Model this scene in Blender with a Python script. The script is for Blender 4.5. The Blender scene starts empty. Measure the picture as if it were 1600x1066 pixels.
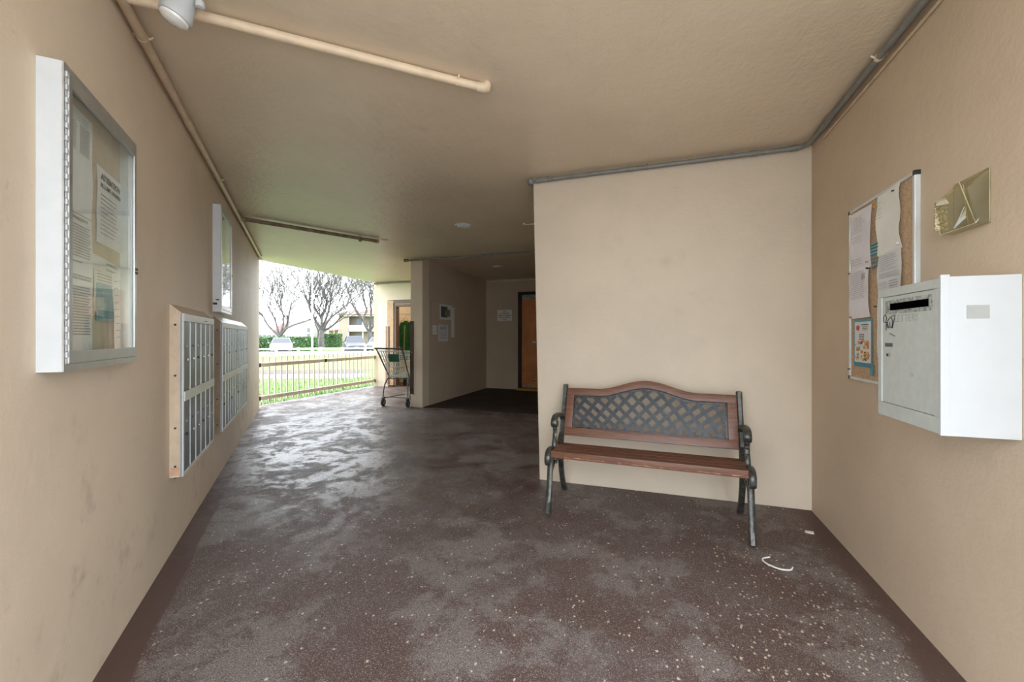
import bpy, bmesh, math, random
from mathutils import Vector, Matrix
R = math.radians; PI = math.pi
rnd = random.Random(7)
scn = bpy.context.scene
COL = scn.collection

# ------------------------------------------------------------ camera, sky, exposure
cam_d = bpy.data.cameras.new('camera'); cam = bpy.data.objects.new('camera', cam_d); COL.objects.link(cam)
cam.location = (0, 0, 1.18); cam.rotation_euler = (R(90), 0, R(18.86))
cam_d.sensor_width = 36; cam_d.lens = 14.625; cam_d.shift_y = -0.00375; cam_d.clip_start = 0.02; cam_d.clip_end = 400
scn.camera = cam
world = bpy.data.worlds.new('overcast_sky'); scn.world = world; world.use_nodes = True
bg = world.node_tree.nodes['Background']; bg.inputs[0].default_value = (0.875, 0.937, 1.0, 1); bg.inputs[1].default_value = 1.0
scn.view_settings.view_transform = 'Standard'; scn.view_settings.look = 'None'
scn.view_settings.gamma = 1; scn.view_settings.use_curve_mapping = False
scn.view_settings.exposure = 2.95
scn.cycles.max_bounces = 14; scn.cycles.diffuse_bounces = 8; scn.cycles.transparent_max_bounces = 16

# ------------------------------------------------------------ materials
MATS = {}
class NT:
    """small node helper"""
    def __init__(s, name):
        s.m = bpy.data.materials.new(name); s.m.use_nodes = True; s.t = s.m.node_tree
        s.b = s.t.nodes['Principled BSDF']; s._pos = None
    def n(s, typ, **kw):
        nd = s.t.nodes.new('ShaderNode' + typ)
        for k, v in kw.items(): setattr(nd, k, v)
        return nd
    def put(s, sock, v):
        if isinstance(v, bpy.types.NodeSocket): s.t.links.new(v, sock)
        else: sock.default_value = (tuple(v) + (1,)) if (isinstance(v, (tuple, list)) and len(v) == 3 and sock.type == 'RGBA') else v
    def pos(s):
        if s._pos is None: s._pos = s.n('NewGeometry').outputs['Position']
        return s._pos
    def obj(s): return s.n('TexCoord').outputs['Object']
    def scale(s, v, sc):
        m = s.n('Mapping'); s.put(m.inputs[0], v); m.inputs['Scale'].default_value = sc; return m.outputs[0]
    def noise(s, scale, detail=4, rough=.55, vec=None, dist=0):
        n = s.n('TexNoise'); s.put(n.inputs['Vector'], vec if vec is not None else s.pos())
        n.inputs['Scale'].default_value = scale; n.inputs['Detail'].default_value = detail
        n.inputs['Roughness'].default_value = rough; n.inputs['Distortion'].default_value = dist
        return n.outputs[0]
    def voro(s, scale, vec=None):
        n = s.n('TexVoronoi'); s.put(n.inputs['Vector'], vec if vec is not None else s.pos()); n.inputs['Scale'].default_value = scale
        return n.outputs['Distance'], n.outputs['Color']
    def ramp(s, v, a, b, lo=0.0, hi=1.0):
        m = s.n('MapRange'); m.interpolation_type = 'SMOOTHSTEP'; s.put(m.inputs[0], v)
        m.inputs[1].default_value = a; m.inputs[2].default_value = b; m.inputs[3].default_value = lo; m.inputs[4].default_value = hi
        return m.outputs[0]
    def math(s, op, a, b=0.0):
        m = s.n('Math', operation=op); s.put(m.inputs[0], a); s.put(m.inputs[1], b); return m.outputs[0]
    def mix(s, f, a, b, mode='MIX'):
        m = s.n('MixRGB', blend_type=mode); s.put(m.inputs[0], f); s.put(m.inputs[1], a); s.put(m.inputs[2], b); return m.outputs[0]
    def bump(s, h, strength=.3, dist=.01):
        b = s.n('Bump'); b.inputs['Strength'].default_value = strength; b.inputs['Distance'].default_value = dist
        s.put(b.inputs['Height'], h); s.put(s.b.inputs['Normal'], b.outputs[0])
    def set(s, **kw):
        for k, v in kw.items():
            s.put(s.b.inputs[{'color': 'Base Color', 'rough': 'Roughness', 'metal': 'Metallic', 'spec': 'Specular IOR Level', 'trans': 'Transmission Weight', 'alpha': 'Alpha', 'ior': 'IOR', 'coat': 'Coat Weight'}[k]], v)
        return s.m

def plain(name, col, rough=.5, metal=0.0, var=.12, scale=14, bump=.0, bscale=80):
    if name in MATS: return MATS[name]
    s = NT(name)
    f = s.noise(scale, 4, vec=s.obj())
    dark = tuple(c * (1 - var) for c in col); lite = tuple(min(1, c * (1 + var)) for c in col)
    c = s.mix(s.ramp(f, .3, .7), dark, lite)
    s.set(color=c, rough=s.ramp(f, .2, .8, rough * .85, min(1, rough * 1.15)), metal=metal)
    if bump: s.bump(s.noise(bscale, 3, vec=s.obj()), bump, .003)
    MATS[name] = s.m; return s.m

def stucco(name, col, dirt=(.30, .23, .16), dirt_amt=.35, rough=.62, bump=.35, streak=None):
    s = NT(name)
    big = s.noise(1.1, 5, .6); mid = s.noise(7, 5, .6); fine = s.noise(55, 4, .6)
    c = s.mix(s.ramp(big, .35, .7), col, tuple(x * .90 for x in col))
    d = s.math('MULTIPLY', s.ramp(mid, .52, .80), s.ramp(s.noise(.9, 3, .5), .45, .7))
    c = s.mix(s.math('MULTIPLY', d, dirt_amt), c, dirt)
    sp = s.ramp(s.noise(38, 2, .5), .70, .76)
    c = s.mix(s.math('MULTIPLY', sp, .25 * dirt_amt), c, dirt)
    h = s.math('ADD', s.math('MULTIPLY', fine, .6), s.math('MULTIPLY', s.noise(18, 4, .6), 1.2))
    if streak:
        v = s.scale(s.pos(), streak); h = s.math('ADD', h, s.math('MULTIPLY', s.noise(7, 5, .65, vec=v), 2.6))
    s.bump(h, bump, .006)
    return s.set(color=c, rough=rough)

WALLC = (.71, .59, .45)
M_LEFT = stucco('paint_left_wall', WALLC, dirt=(.22, .17, .12), dirt_amt=.6)
M_RIGHT = stucco('paint_right_wall', (.60, .475, .345), dirt_amt=.25)
M_BENCHW = stucco('paint_bench_wall', (.62, .53, .415), dirt_amt=.18)
M_FARW = stucco('paint_far_wall', (.68, .58, .45), dirt_amt=.15)
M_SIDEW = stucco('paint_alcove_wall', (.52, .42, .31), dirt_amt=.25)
M_CEIL = stucco('paint_ceiling', (.74, .62, .47), dirt=(.50, .48, .36), dirt_amt=.6, rough=.36, bump=.42, streak=(1.0, .30, 1))

def floor_mat(name, dark=False):
    s = NT(name)
    P = s.pos()
    sep = s.n('SeparateXYZ'); s.put(sep.inputs[0], P); X, Y = sep.outputs[0], sep.outputs[1]
    big = s.noise(1.3, 6, .62, dist=.4); mid = s.noise(4.5, 6, .65, dist=.3); grain = s.noise(210, 5, .8)
    brown = (.078, .040, .034); mauve = (.102, .073, .069); grey = (.235, .215, .205)
    c = s.mix(s.ramp(big, .40, .60), brown, mauve)
    worn = s.ramp(s.math('ADD', s.math('MULTIPLY', s.noise(1.7, 5, .6), .6), s.math('MULTIPLY', s.noise(6, 8, .78, dist=.5), .4)), .49, .55)
    c = s.mix(s.math('MULTIPLY', worn, s.ramp(grain, .40, .60, .1, 1.0)), c, grey)
    blot = s.noise(5.5, 8, .78, dist=.7); c = s.mix(s.ramp(blot, .53, .62, 0, .6), c, (.062, .032, .022)); c = s.mix(s.ramp(s.noise(12, 8, .8, dist=.5), .56, .64, 0, .6), c, (.025, .018, .016))
    c = s.mix(s.ramp(grain, .52, .62, 0, .75), c, (.34, .29, .27)); c = s.mix(s.ramp(grain, .38, .48, .85, 0), c, (.018, .012, .011))
    g2 = s.noise(80, 5, .8); c = s.mix(s.ramp(g2, .55, .66, 0, .55), c, (.36, .32, .30)); c = s.mix(s.ramp(g2, .34, .46, .6, 0), c, (.022, .014, .012))
    # fine aggregate
    d1, c1 = s.voro(150); r1 = s.n('SeparateColor'); s.put(r1.inputs[0], c1)
    tiny = s.math('MULTIPLY', s.ramp(d1, .16, .34, 1, 0), s.ramp(r1.outputs[0], .60, .66))
    c = s.mix(s.math('MULTIPLY', tiny, .8), c, (.50, .44, .37))
    # larger pale chips, densest where the paint has worn through near the right wall
    wv = s.n('VectorMath', operation='ADD'); s.put(wv.inputs[0], P)
    nz = s.n('TexNoise'); nz.inputs['Scale'].default_value = 60; s.put(nz.inputs['Vector'], P)
    sc_ = s.n('VectorMath', operation='SCALE'); s.put(sc_.inputs[0], nz.outputs['Color']); sc_.inputs['Scale'].default_value = .012
    s.put(wv.inputs[1], sc_.outputs[0])
    d2, c2 = s.voro(58, vec=s.scale(wv.outputs[0], (1, .75, 1))); r2 = s.n('SeparateColor'); s.put(r2.inputs[0], c2)
    dx = s.math('MULTIPLY', s.math('SUBTRACT', X, .62), 1.35); dy = s.math('MULTIPLY', s.math('SUBTRACT', Y, 1.75), .95)
    rr = s.math('SQRT', s.math('ADD', s.math('MULTIPLY', dx, dx), s.math('MULTIPLY', dy, dy)))
    dens = s.math('ADD', s.ramp(rr, .15, 1.05, .40, 0), s.math('MULTIPLY', s.ramp(s.noise(2.2, 4), .45, .7), .19))
    gate = s.math('GREATER_THAN', s.math('ADD', r2.outputs[0], dens), .955)
    chip = s.math('MULTIPLY', s.ramp(d2, .22, .32, 1, 0), gate)
    c = s.mix(s.math('MULTIPLY', chip, .9), c, (.62, .54, .43))
    # unworn painted border by the walls
    dl = s.math('ADD', s.math('ADD', s.math('MULTIPLY', X, .7007), s.math('MULTIPLY', Y, .7135)), .645)
    dl = s.math('ADD', dl, s.math('MULTIPLY', s.math('SUBTRACT', mid, .5), .05))
    near = s.ramp(dl, .105, .125, 1, 0)
    drr = s.math('ADD', s.math('SUBTRACT', 1.013, X), s.math('MULTIPLY', s.math('SUBTRACT', mid, .5), .25))
    near = s.math('MAXIMUM', near, s.ramp(drr, .06, .17, .9, 0))
    c = s.mix(near, c, (.085, .047, .038))
    wet = s.ramp(s.math('ADD', s.math('MULTIPLY', s.noise(2.4, 6, .68, dist=.8), .6), s.math('MULTIPLY', s.noise(11, 8, .75, dist=.6), .4)), .46, .54)
    wetzone = s.ramp(X, -1.0, -.2, 1, 0)
    far = s.ramp(Y, 1.0, 3.2, .0, 1)
    w = s.math('MULTIPLY', s.math('MULTIPLY', wet, wetzone), far)
    rough = s.math('ADD', s.math('MULTIPLY', w, -.30), .62)
    rough = s.math('ADD', rough, s.math('MULTIPLY', s.math('SUBTRACT', grain, .5), .25))
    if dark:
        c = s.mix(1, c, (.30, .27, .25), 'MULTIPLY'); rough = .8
    h = s.math('ADD', s.math('MULTIPLY', grain, .6), s.math('ADD', s.math('MULTIPLY', s.noise(35, 4, .6), .8), s.math('MULTIPLY', s.noise(8, 8, .75, dist=.4), 2.2)))
    s.bump(h, .32, .004)
    return s.set(color=c, rough=rough, spec=.5)
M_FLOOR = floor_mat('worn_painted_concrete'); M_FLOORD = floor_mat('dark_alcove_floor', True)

M_PIPE_TAN = plain('tan_painted_pipe', (.55, .42, .29), .42, var=.10, bump=.15)
M_PIPE_CREAM = plain('cream_painted_pipe', (.72, .58, .42), .42, var=.06, bump=.1)
M_PIPE_GREY = plain('grey_conduit', (.20, .20, .19), .45, .1, var=.12)
M_PIPE_BROWN = plain('brown_stained_pipe', (.24, .17, .11), .45, var=.3)
M_PIPE_PALE = plain('pale_trim', (.62, .57, .48), .5)
M_ALU = plain('brushed_aluminium', (.50, .50, .48), .38, .75, var=.08)
M_ALU_L = plain('light_aluminium', (.62, .65, .66), .35, .35, var=.05)
M_WHITE = plain('white_enamel', (.54, .565, .58), .35, var=.03)
M_WHITE_B = plain('white_powder_coat', (.50, .525, .545), .42, var=.015)
M_GREYPAINT = plain('grey_green_enamel', (.50, .53, .50), .45, var=.05, scale=30)
M_BLACK = plain('black_plastic', (.012, .012, .012), .5)
M_DARKSLOT = plain('dark_slot', (.001, .001, .001), .9); M_DARKSLOT.node_tree.nodes['Principled BSDF'].inputs['Specular IOR Level'].default_value = 0
M_CORK = plain('cork', (.50, .35, .22), .9, var=.2, scale=120, bump=.3, bscale=200)
M_BACKTAN = plain('tan_backing', (.62, .52, .40), .8, var=.05)
M_INK = plain('ink', (.10, .10, .11), .8)
M_INKSOFT = plain('soft_ink', (.36, .36, .36), .8)
M_INKFAINT = plain('faint_ink', (.36, .38, .37), .7)
M_DOORGREY = plain('dull_grey_metal', (.055, .06, .057), .42, .25, var=.18, scale=5)
M_RAILW = plain('cream_rail', (.66, .67, .62), .45, var=.06)
M_TANHOUSE = plain('tan_housing', (.55, .44, .32), .5, var=.1)
M_BROWNHOUSE = plain('brown_tan_housing', (.22, .16, .105), .55, var=.12)
M_IRON = plain('cast_iron', (.082, .084, .077), .38, .65, var=.35, scale=35, bump=.5, bscale=60)
M_PEWTER = plain('pewter_casting', (.045, .048, .052), .36, .6, var=.35, scale=45, bump=.4, bscale=150)
M_BROWNGUARD = plain('brown_guard', (.055, .032, .024), .5, var=.2)
M_CHROME = plain('chrome', (.7, .7, .7), .18, 1.0, var=.05)
M_CARTMETAL = plain('cart_tube', (.13, .13, .12), .4, .7, var=.2)
M_WIRE = plain('cart_wire', (.55, .60, .56), .4, .5, var=.15)
M_GREEN = plain('green_plastic', (.01, .10, .05), .45, var=.15)
M_RUBBER = plain('rubber', (.03, .03, .032), .7)
M_FENCE = plain('beige_railing_paint', (.62, .56, .46), .5, var=.06)
M_FENCER = plain('tan_rail_paint', (.82, .73, .62), .5, var=.08)
M_VINYL = plain('white_vinyl', (.55, .56, .55), .5, var=.02)
M_BARK = plain('grey_bark', (.095, .085, .082), .9, var=.3, scale=3, bump=.6, bscale=20)
M_LEAF_R = plain('reddish_leaf', (.16, .095, .075), .7, var=.3)
M_LEAF_G = plain('olive_leaf', (.11, .13, .06), .7, var=.35)
M_HEDGE = plain('hedge_leaf', (.055, .12, .035), .7, var=.45, scale=5)
M_CARW = plain('white_car_paint', (.19, .20, .21), .25, var=.02)
M_CARD = plain('silver_car_paint', (.07, .07, .085), .3, .3, var=.05)
M_GLASSD = plain('dark_car_glass', (.03, .037, .045), .12, var=.05)
M_STUCW = plain('white_stucco_far', (.34, .33, .31), .8, var=.04)
M_STUCC = plain('cream_stucco_far', (.28, .235, .18), .8, var=.04)
M_ROOF = plain('red_tile_roof', (.19, .085, .07), .8, var=.2)
M_WINDOW = plain('far_window_glass', (.10, .11, .12), .25)
M_GOLD = plain('ochre_wall', (.42, .27, .10), .8)
M_DOORW = plain('orange_door', (.62, .24, .085), .38, var=.14, scale=4)
M_DOORF = plain('dark_door_frame', (.022, .011, .009), .45)
M_JAMB = plain('tan_wood_jamb', (.46, .29, .16), .55, var=.12)
M_BROWN = plain('brown_wood_frame', (.11, .055, .032), .5, var=.2)
M_CLOSET = plain('ochre_closet_paint', (.56, .47, .33), .8, var=.05)
M_COATG = plain('green_cloth', (.010, .11, .03), .85, var=.35, scale=9)
M_COATL = plain('pale_green_cloth', (.22, .30, .12), .85)
M_YELLOW = plain('ochre_threshold', (.42, .24, .03), .55)
M_DEBRIS = plain('off_white_litter', (.75, .72, .68), .6)
M_ROUGHGREY = plain('scraped_grey', (.34, .36, .33), .7, var=.5, scale=90)
M_PEACH = plain('exposed_peach_paint', (.56, .34, .22), .7)
M_RED = plain('red_print', (.50, .07, .04), .6); M_ORANGE = plain('orange_print', (.62, .24, .06), .6)
M_LEAFP = plain('green_print', (.22, .32, .08), .6); M_TEAL = plain('teal_print', (.07, .30, .36), .55)
M_CYAN = plain('cyan_print', (.16, .42, .46), .55); M_DKPRINT = plain('dark_print', (.07, .09, .08), .6)
M_PINK = plain('pink_plastic', (.6, .15, .25), .5); M_BRASS = plain('yellow_plastic', (.65, .5, .12), .5)

def wood_mat():
    s = NT('red_brown_stained_wood')
    v = s.scale(s.obj(), (1.5, 26, 26)); g = s.noise(3.2, 6, .7, vec=v)
    c = s.mix(s.ramp(g, .3, .72), (.095, .036, .018), (.205, .088, .05))
    w = s.math('MULTIPLY', s.ramp(s.noise(16, 5, .7, vec=s.obj()), .66, .76), .3)
    c = s.mix(w, c, (.50, .30, .18))
    s.bump(g, .2, .002)
    return s.set(color=c, rough=.42)
M_WOOD = wood_mat()
def worn_mat():
    s = NT('worn_wood_edge'); v = s.scale(s.obj(), (1, 8, 8)); f = s.ramp(s.noise(22, 6, .75, vec=v), .50, .60)
    return s.set(color=s.mix(f, (.13, .045, .024), (.44, .24, .13)), rough=.55)
M_WORN = worn_mat()
def paper_mat(name, col, var=.04):
    s = NT(name); f = s.noise(18, 4, .6, vec=s.obj()); c = s.mix(s.ramp(f, .35, .7), col, tuple(x * (1 - var) for x in col))
    s.bump(s.noise(14, 3, .5, vec=s.obj()), .5, .004)
    return s.set(color=c, rough=.75)
M_PAPER = paper_mat('white_paper', (.82, .82, .82)); M_PAPERL = paper_mat('lilac_white_paper', (.80, .78, .82))
M_PAPERC = paper_mat('cream_paper', (.80, .79, .73)); M_PAPERG = paper_mat('grey_white_paper', (.70, .71, .71))
def glass_mat(name, col, alpha, rough=.05, spec=.5):
    s = NT(name); s.m.use_nodes = True
    out = s.t.nodes['Material Output']
    tr = s.n('BsdfTransparent'); tr.inputs[0].default_value = (col[0], col[1], col[2], 1)
    gl = s.n('BsdfGlossy'); gl.inputs['Roughness'].default_value = rough; gl.inputs[0].default_value = (1, 1, 1, 1)
    df = s.n('BsdfDiffuse'); df.inputs[0].default_value = (.75, .78, .76, 1)
    lw = s.n('LayerWeight'); lw.inputs[0].default_value = .5
    fr_ = s.math('ADD', s.math('MULTIPLY', s.math('POWER', lw.outputs['Facing'], 4.0), .6), .02)
    m0 = s.n('MixShader'); sm = s.ramp(s.noise(6, 5, .65, vec=s.obj()), .45, .75, alpha * .5, alpha * 1.6); s.put(m0.inputs[0], sm)
    s.put(m0.inputs[1], tr.outputs[0]); s.put(m0.inputs[2], df.outputs[0])
    m1 = s.n('MixShader'); s.put(m1.inputs[0], s.math('MULTIPLY', fr_, spec * 2)); s.put(m1.inputs[1], m0.outputs[0]); s.put(m1.inputs[2], gl.outputs[0])
    s.t.links.new(m1.outputs[0], out.inputs[0]); return s.m
M_GLASS = glass_mat('display_glass', (.98, 1, .985), .05, .03)
M_ACRYL = glass_mat('yellowed_acrylic', (.86, .84, .70), .08, .12)

# ------------------------------------------------------------ mesh helpers
class MB:
    def __init__(s): s.v = []; s.f = []
    def box(s, x0, x1, y0, y1, z0, z1, M=None):
        b = len(s.v); pts = [(x, y, z) for x in (x0, x1) for y in (y0, y1) for z in (z0, z1)]
        if M: pts = [tuple(M @ Vector(p)) for p in pts]
        s.v += pts
        s.f += [tuple(b + i for i in q) for q in ((0, 1, 3, 2), (4, 6, 7, 5), (0, 4, 5, 1), (2, 3, 7, 6), (0, 2, 6, 4), (1, 5, 7, 3))]
        return s
    def hexa(s, pts):   # 4 bottom then 4 top, same winding
        b = len(s.v); s.v += [tuple(p) for p in pts]
        s.f += [tuple(b + i for i in q) for q in ((3, 2, 1, 0), (4, 5, 6, 7), (0, 1, 5, 4), (1, 2, 6, 5), (2, 3, 7, 6), (3, 0, 4, 7))]
        return s
    def prism(s, poly, a, b_, axis='z'):   # extrude polygon between a and b along axis
        n = len(poly); o = len(s.v)
        def P(u, w, t): return {'z': (u, w, t), 'x': (t, u, w), 'y': (u, t, w)}[axis]
        s.v += [P(u, w, a) for u, w in poly] + [P(u, w, b_) for u, w in poly]
        s.f += [tuple(o + i for i in range(n))[::-1], tuple(o + n + i for i in range(n))]
        s.f += [(o + i, o + (i + 1) % n, o + n + (i + 1) % n, o + n + i) for i in range(n)]
        return s
    def tube(s, pts, r, seg=10, cap=True, up=None, flat=None):
        """round tube along pts; r scalar or list; flat=(w,t,axis) makes a rectangular section whose t lies along axis"""
        pts = [Vector(p) for p in pts]; n = len(pts); rs = r if isinstance(r, (list, tuple)) else [r] * n
        o = len(s.v); prev = None
        for i, p in enumerate(pts):
            d = (pts[min(i + 1, n - 1)] - pts[max(i - 1, 0)])
            if d.length < 1e-9: d = Vector((0, 0, 1))
            d.normalize()
            if prev is None:
                a = Vector((0, 0, 1)) if abs(d.z) < .9 else Vector((1, 0, 0)); e1 = d.cross(a).normalized()
            else:
                e1 = prev - d * prev.dot(d)
                e1 = e1.normalized() if e1.length > 1e-6 else d.orthogonal().normalized()
            prev = e1; e2 = d.cross(e1)
            for k in range(seg):
                t = 2 * PI * k / seg; s.v.append(tuple(p + e1 * (math.cos(t) * rs[i]) + e2 * (math.sin(t) * rs[i])))
        for i in range(n - 1):
            for k in range(seg):
                a = o + i * seg + k; b = o + i * seg + (k + 1) % seg
                s.f.append((a, b, b + seg, a + seg))
        if cap: s.f.append(tuple(o + k for k in range(seg))[::-1]); s.f.append(tuple(o + (n - 1) * seg + k for k in range(seg)))
        return s
    def strap(s, pts, w, x0, x1):
        """band in the (y,z) plane of width w (scalar or list), thick from x0 to x1"""
        n = len(pts); ws = w if isinstance(w, (list, tuple)) else [w] * n; o = len(s.v)
        for i, (y, z) in enumerate(pts):
            a = pts[max(i - 1, 0)]; b = pts[min(i + 1, n - 1)]; dy, dz = b[0] - a[0], b[1] - a[1]; L = math.hypot(dy, dz) or 1
            ny, nz = -dz / L * ws[i] / 2, dy / L * ws[i] / 2
            e = (x1 - x0) * .22
            s.v += [(x0, y + ny * .6, z + nz * .6), (x0 + e, y + ny, z + nz), (x1 - e, y + ny, z + nz), (x1, y + ny * .6, z + nz * .6),
                    (x1, y - ny * .6, z - nz * .6), (x1 - e, y - ny, z - nz), (x0 + e, y - ny, z - nz), (x0, y - ny * .6, z - nz * .6)]
        for i in range(n - 1):
            for k in range(8):
                a = o + i * 8 + k; b = o + i * 8 + (k + 1) % 8; s.f.append((a, b, b + 8, a + 8))
        s.f.append(tuple(o + k for k in range(8))[::-1]); s.f.append(tuple(o + (n - 1) * 8 + k for k in range(8)))
        return s
    def lathe(s, prof, c=(0, 0, 0), seg=20, M=None):
        o = len(s.v); n = len(prof)
        for r_, z in prof:
            for k in range(seg):
                t = 2 * PI * k / seg; p = Vector((r_ * math.cos(t), r_ * math.sin(t), z))
                if M: p = M @ p
                s.v.append((p.x + c[0], p.y + c[1], p.z + c[2]))
        for i in range(n - 1):
            for k in range(seg):
                a = o + i * seg + k; b = o + i * seg + (k + 1) % seg; s.f.append((a, b, b + seg, a + seg))
        s.f.append(tuple(o + k for k in range(seg))[::-1]); s.f.append(tuple(o + (n - 1) * seg + k for k in range(seg)))
        return s
    def build(s, name, mat, parent=None, bevel=0, smooth=False, loc=None, rot=None):
        me = bpy.data.meshes.new(name); me.from_pydata(s.v, [], s.f); me.update()
        bm = bmesh.new(); bm.from_mesh(me); bmesh.ops.recalc_face_normals(bm, faces=bm.faces)
        if bevel: bmesh.ops.bevel(bm, geom=[e for e in bm.edges if len(e.link_faces) == 2 and e.calc_face_angle(0) > .6], offset=bevel, segments=2, affect='EDGES', profile=.7)
        bm.to_mesh(me); bm.free()
        if smooth:
            me.polygons.foreach_set('use_smooth', [True] * len(me.polygons))
            me.set_sharp_from_angle(angle=R(40))
        me.materials.append(mat)
        return link(name, me, parent, loc, rot)

def link(name, me, parent=None, loc=None, rot=None):
    o = bpy.data.objects.new(name, me); COL.objects.link(o)
    if parent: o.parent = parent
    if loc: o.location = loc
    if rot: o.rotation_euler = rot
    return o
def tag(o, label=None, cat=None, group=None, kind=None):
    if label: o['label'] = label
    if cat: o['category'] = cat
    if group: o['group'] = group
    if kind: o['kind'] = kind
    return o
def thing(name, label, cat, loc=(0, 0, 0), rz=0, group=None):
    o = bpy.data.objects.new(name, None); COL.objects.link(o); o.empty_display_size = .1
    o.location = loc; o.rotation_euler = (0, 0, rz); return tag(o, label, cat, group)
def struct(o): o['kind'] = 'structure'; return o
def bezier(pts, k=6):
    """Catmull-Rom through the points"""
    P = [Vector(p) for p in pts]; out = []
    for i in range(len(P) - 1):
        a = P[max(i - 1, 0)]; b = P[i]; c = P[i + 1]; d = P[min(i + 2, len(P) - 1)]
        for j in range(k):
            t = j / k; out.append(.5 * ((2 * b) + (c - a) * t + (2 * a - 5 * b + 4 * c - d) * t * t + (3 * b - a - 3 * c + d) * t ** 3))
    out.append(P[-1]); return [tuple(p) for p in out]
def text_mesh(name, body, size, mat, M, parent, align='CENTER', ext=.0004, bold=0.0, shear=0, sx=1):
    """flat lettering in local XY turned into a mesh, placed with matrix M"""
    cu = bpy.data.curves.new(name, 'FONT'); cu.body = body; cu.size = size; cu.align_x = align; cu.align_y = 'CENTER'
    cu.extrude = ext; cu.offset = bold; cu.shear = shear; cu.resolution_u = 2
    t = bpy.data.objects.new('tmp_text', cu); COL.objects.link(t)
    bpy.context.view_layer.update()
    me = bpy.data.meshes.new_from_object(t.evaluated_get(bpy.context.evaluated_depsgraph_get()))
    bpy.data.objects.remove(t); me.transform(M @ Matrix.Diagonal((sx, 1, 1, 1))); me.materials.clear(); me.materials.append(mat)
    return link(name, me, parent)

# ------------------------------------------------------------ frames of the walls
# left wall: surface n.p = C, running along u at about 45 degrees to the rest of the building
U = Vector((-.7135, .7007, 0)); N = Vector((.7007, .7135, 0)); C = -.645
LM = Matrix(((U.x, N.x, 0, N.x * C), (U.y, N.y, 0, N.y * C), (0, 0, 1, 0), (0, 0, 0, 1)))   # (s, out, z) -> world
def LP(s, out, z): return tuple(LM @ Vector((s, out, z)))
RX = 1.013; BY = 3.333; CZ = 2.5

# ------------------------------------------------------------ the setting
m = MB(); m.box(-6.45, 1.25, -.4, 10.6, -.25, 0.0); struct(m.build('floor', M_FLOOR))
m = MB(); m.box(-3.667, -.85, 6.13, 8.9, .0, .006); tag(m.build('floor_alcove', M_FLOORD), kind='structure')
m = MB(); m.box(-6.38, 1.35, -.5, 10.6, CZ, CZ + .3); struct(m.build('ceiling', M_CEIL))
m = MB(); s0, s1 = .55, 7.967
m.hexa([LP(s0, -.2, 0), LP(s1, -.2, 0), LP(s1, 0, 0), LP(s0, 0, 0), LP(s0, -.2, CZ), LP(s1, -.2, CZ), LP(s1, 0, CZ), LP(s0, 0, CZ)])
struct(m.build('wall_left', M_LEFT))
m = MB(); m.box(RX, RX + .2, .75, 3.6, 0, CZ); struct(m.build('wall_right', M_RIGHT))
m = MB(); m.hexa([(-.898, BY, 0), (RX + .01, BY, 0), (RX + .01, 9.1, 0), (-.898, 9.1, 0), (-.953, BY, CZ), (RX + .01, BY, CZ), (RX + .01, 9.1, CZ), (-.953, 9.1, CZ)])
struct(m.build('wall_back', M_BENCHW, bevel=.008))
m = MB(); m.box(-3.895, -3.667, 6.1, 6.32, 0, CZ); struct(m.build('wall_pier', M_FARW, bevel=.008))
m = MB(); m.box(-3.80, -3.669, 6.3, 8.95, 0, CZ); struct(m.build('wall_side', M_SIDEW))
m = MB(); m.box(-6.30, -6.02, 8.45, 8.6, 0, CZ).box(-4.85, -3.75, 8.45, 8.6, 0, CZ).box(-6.02, -4.85, 8.45, 8.6, 2.06, CZ)
struct(m.build('wall_far', M_FARW))
m = MB(); m.box(-6.42, -6.30, 8.45, 10.5, 0, CZ).box(-6.42, -3.7, 10.0, 10.1, 0, CZ).box(-4.6, -4.5, 8.6, 10.0, 0, CZ); struct(m.build('wall_closet', M_CLOSET))
m = MB(); m.box(-3.8, -2.89, 8.9, 9.1, 0, CZ).box(-1.9, -.8, 8.9, 9.1, 0, CZ).box(-2.89, -1.9, 8.9, 9.1, 2.2, CZ).box(-2.95, -1.85, 9.1, 9.15, 0, CZ)
struct(m.build('wall_end', M_SIDEW))
# trims
m = MB(); m.box(-3.66, -.95, 8.865, 8.899, 2.44, 2.478); struct(m.build('trim_1', M_PIPE_PALE))
m = MB(); m.box(-2.89, -1.9, 8.72, 8.9, 0, .045); struct(m.build('trim_2', M_YELLOW))

# ground outside
def gz(x, y): return -.06 - .009 * max(0, -6.5 - x)
def grid(name, x0, x1, y0, y1, nx, ny, mat, dz=0, kind='structure'):
    me = bpy.data.meshes.new(name); v = []; f = []
    for j in range(ny + 1):
        for i in range(nx + 1):
            x = x0 + (x1 - x0) * i / nx; y = y0 + (y1 - y0) * j / ny; v.append((x, y, gz(x, y) + dz))
    for j in range(ny):
        for i in range(nx):
            a = j * (nx + 1) + i; f.append((a, a + 1, a + nx + 2, a + nx + 1))
    me.from_pydata(v, [], f); me.materials.append(mat); o = link(name, me); o['kind'] = kind; return o
def grass_mat():
    s = NT('lawn_grass'); big = s.noise(.35, 4, .6); fine = s.noise(14, 5, .75)
    c = s.mix(s.ramp(big, .4, .65), (.085, .15, .022), (.145, .17, .065)); c = s.mix(s.ramp(fine, .35, .7, 0, .6), c, (.12, .20, .035))
    s.bump(s.noise(40, 4), .8, .03); return s.set(color=c, rough=.9)
M_GRASS = grass_mat()
M_ASPHALT = plain('pale_asphalt', (.15, .145, .14), .85, var=.1, scale=1)
M_PATH = plain('dusty_path', (.16, .13, .115), .9, var=.15, scale=2)
M_SOIL = plain('brown_soil', (.07, .048, .036), .95, var=.4, scale=3)
M_APRON = plain('pale_concrete_paving', (.50, .48, .45), .85, var=.08, scale=1)
grid('ground_lawn', -160, -6.45, -90, 160, 12, 12, M_GRASS)
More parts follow.
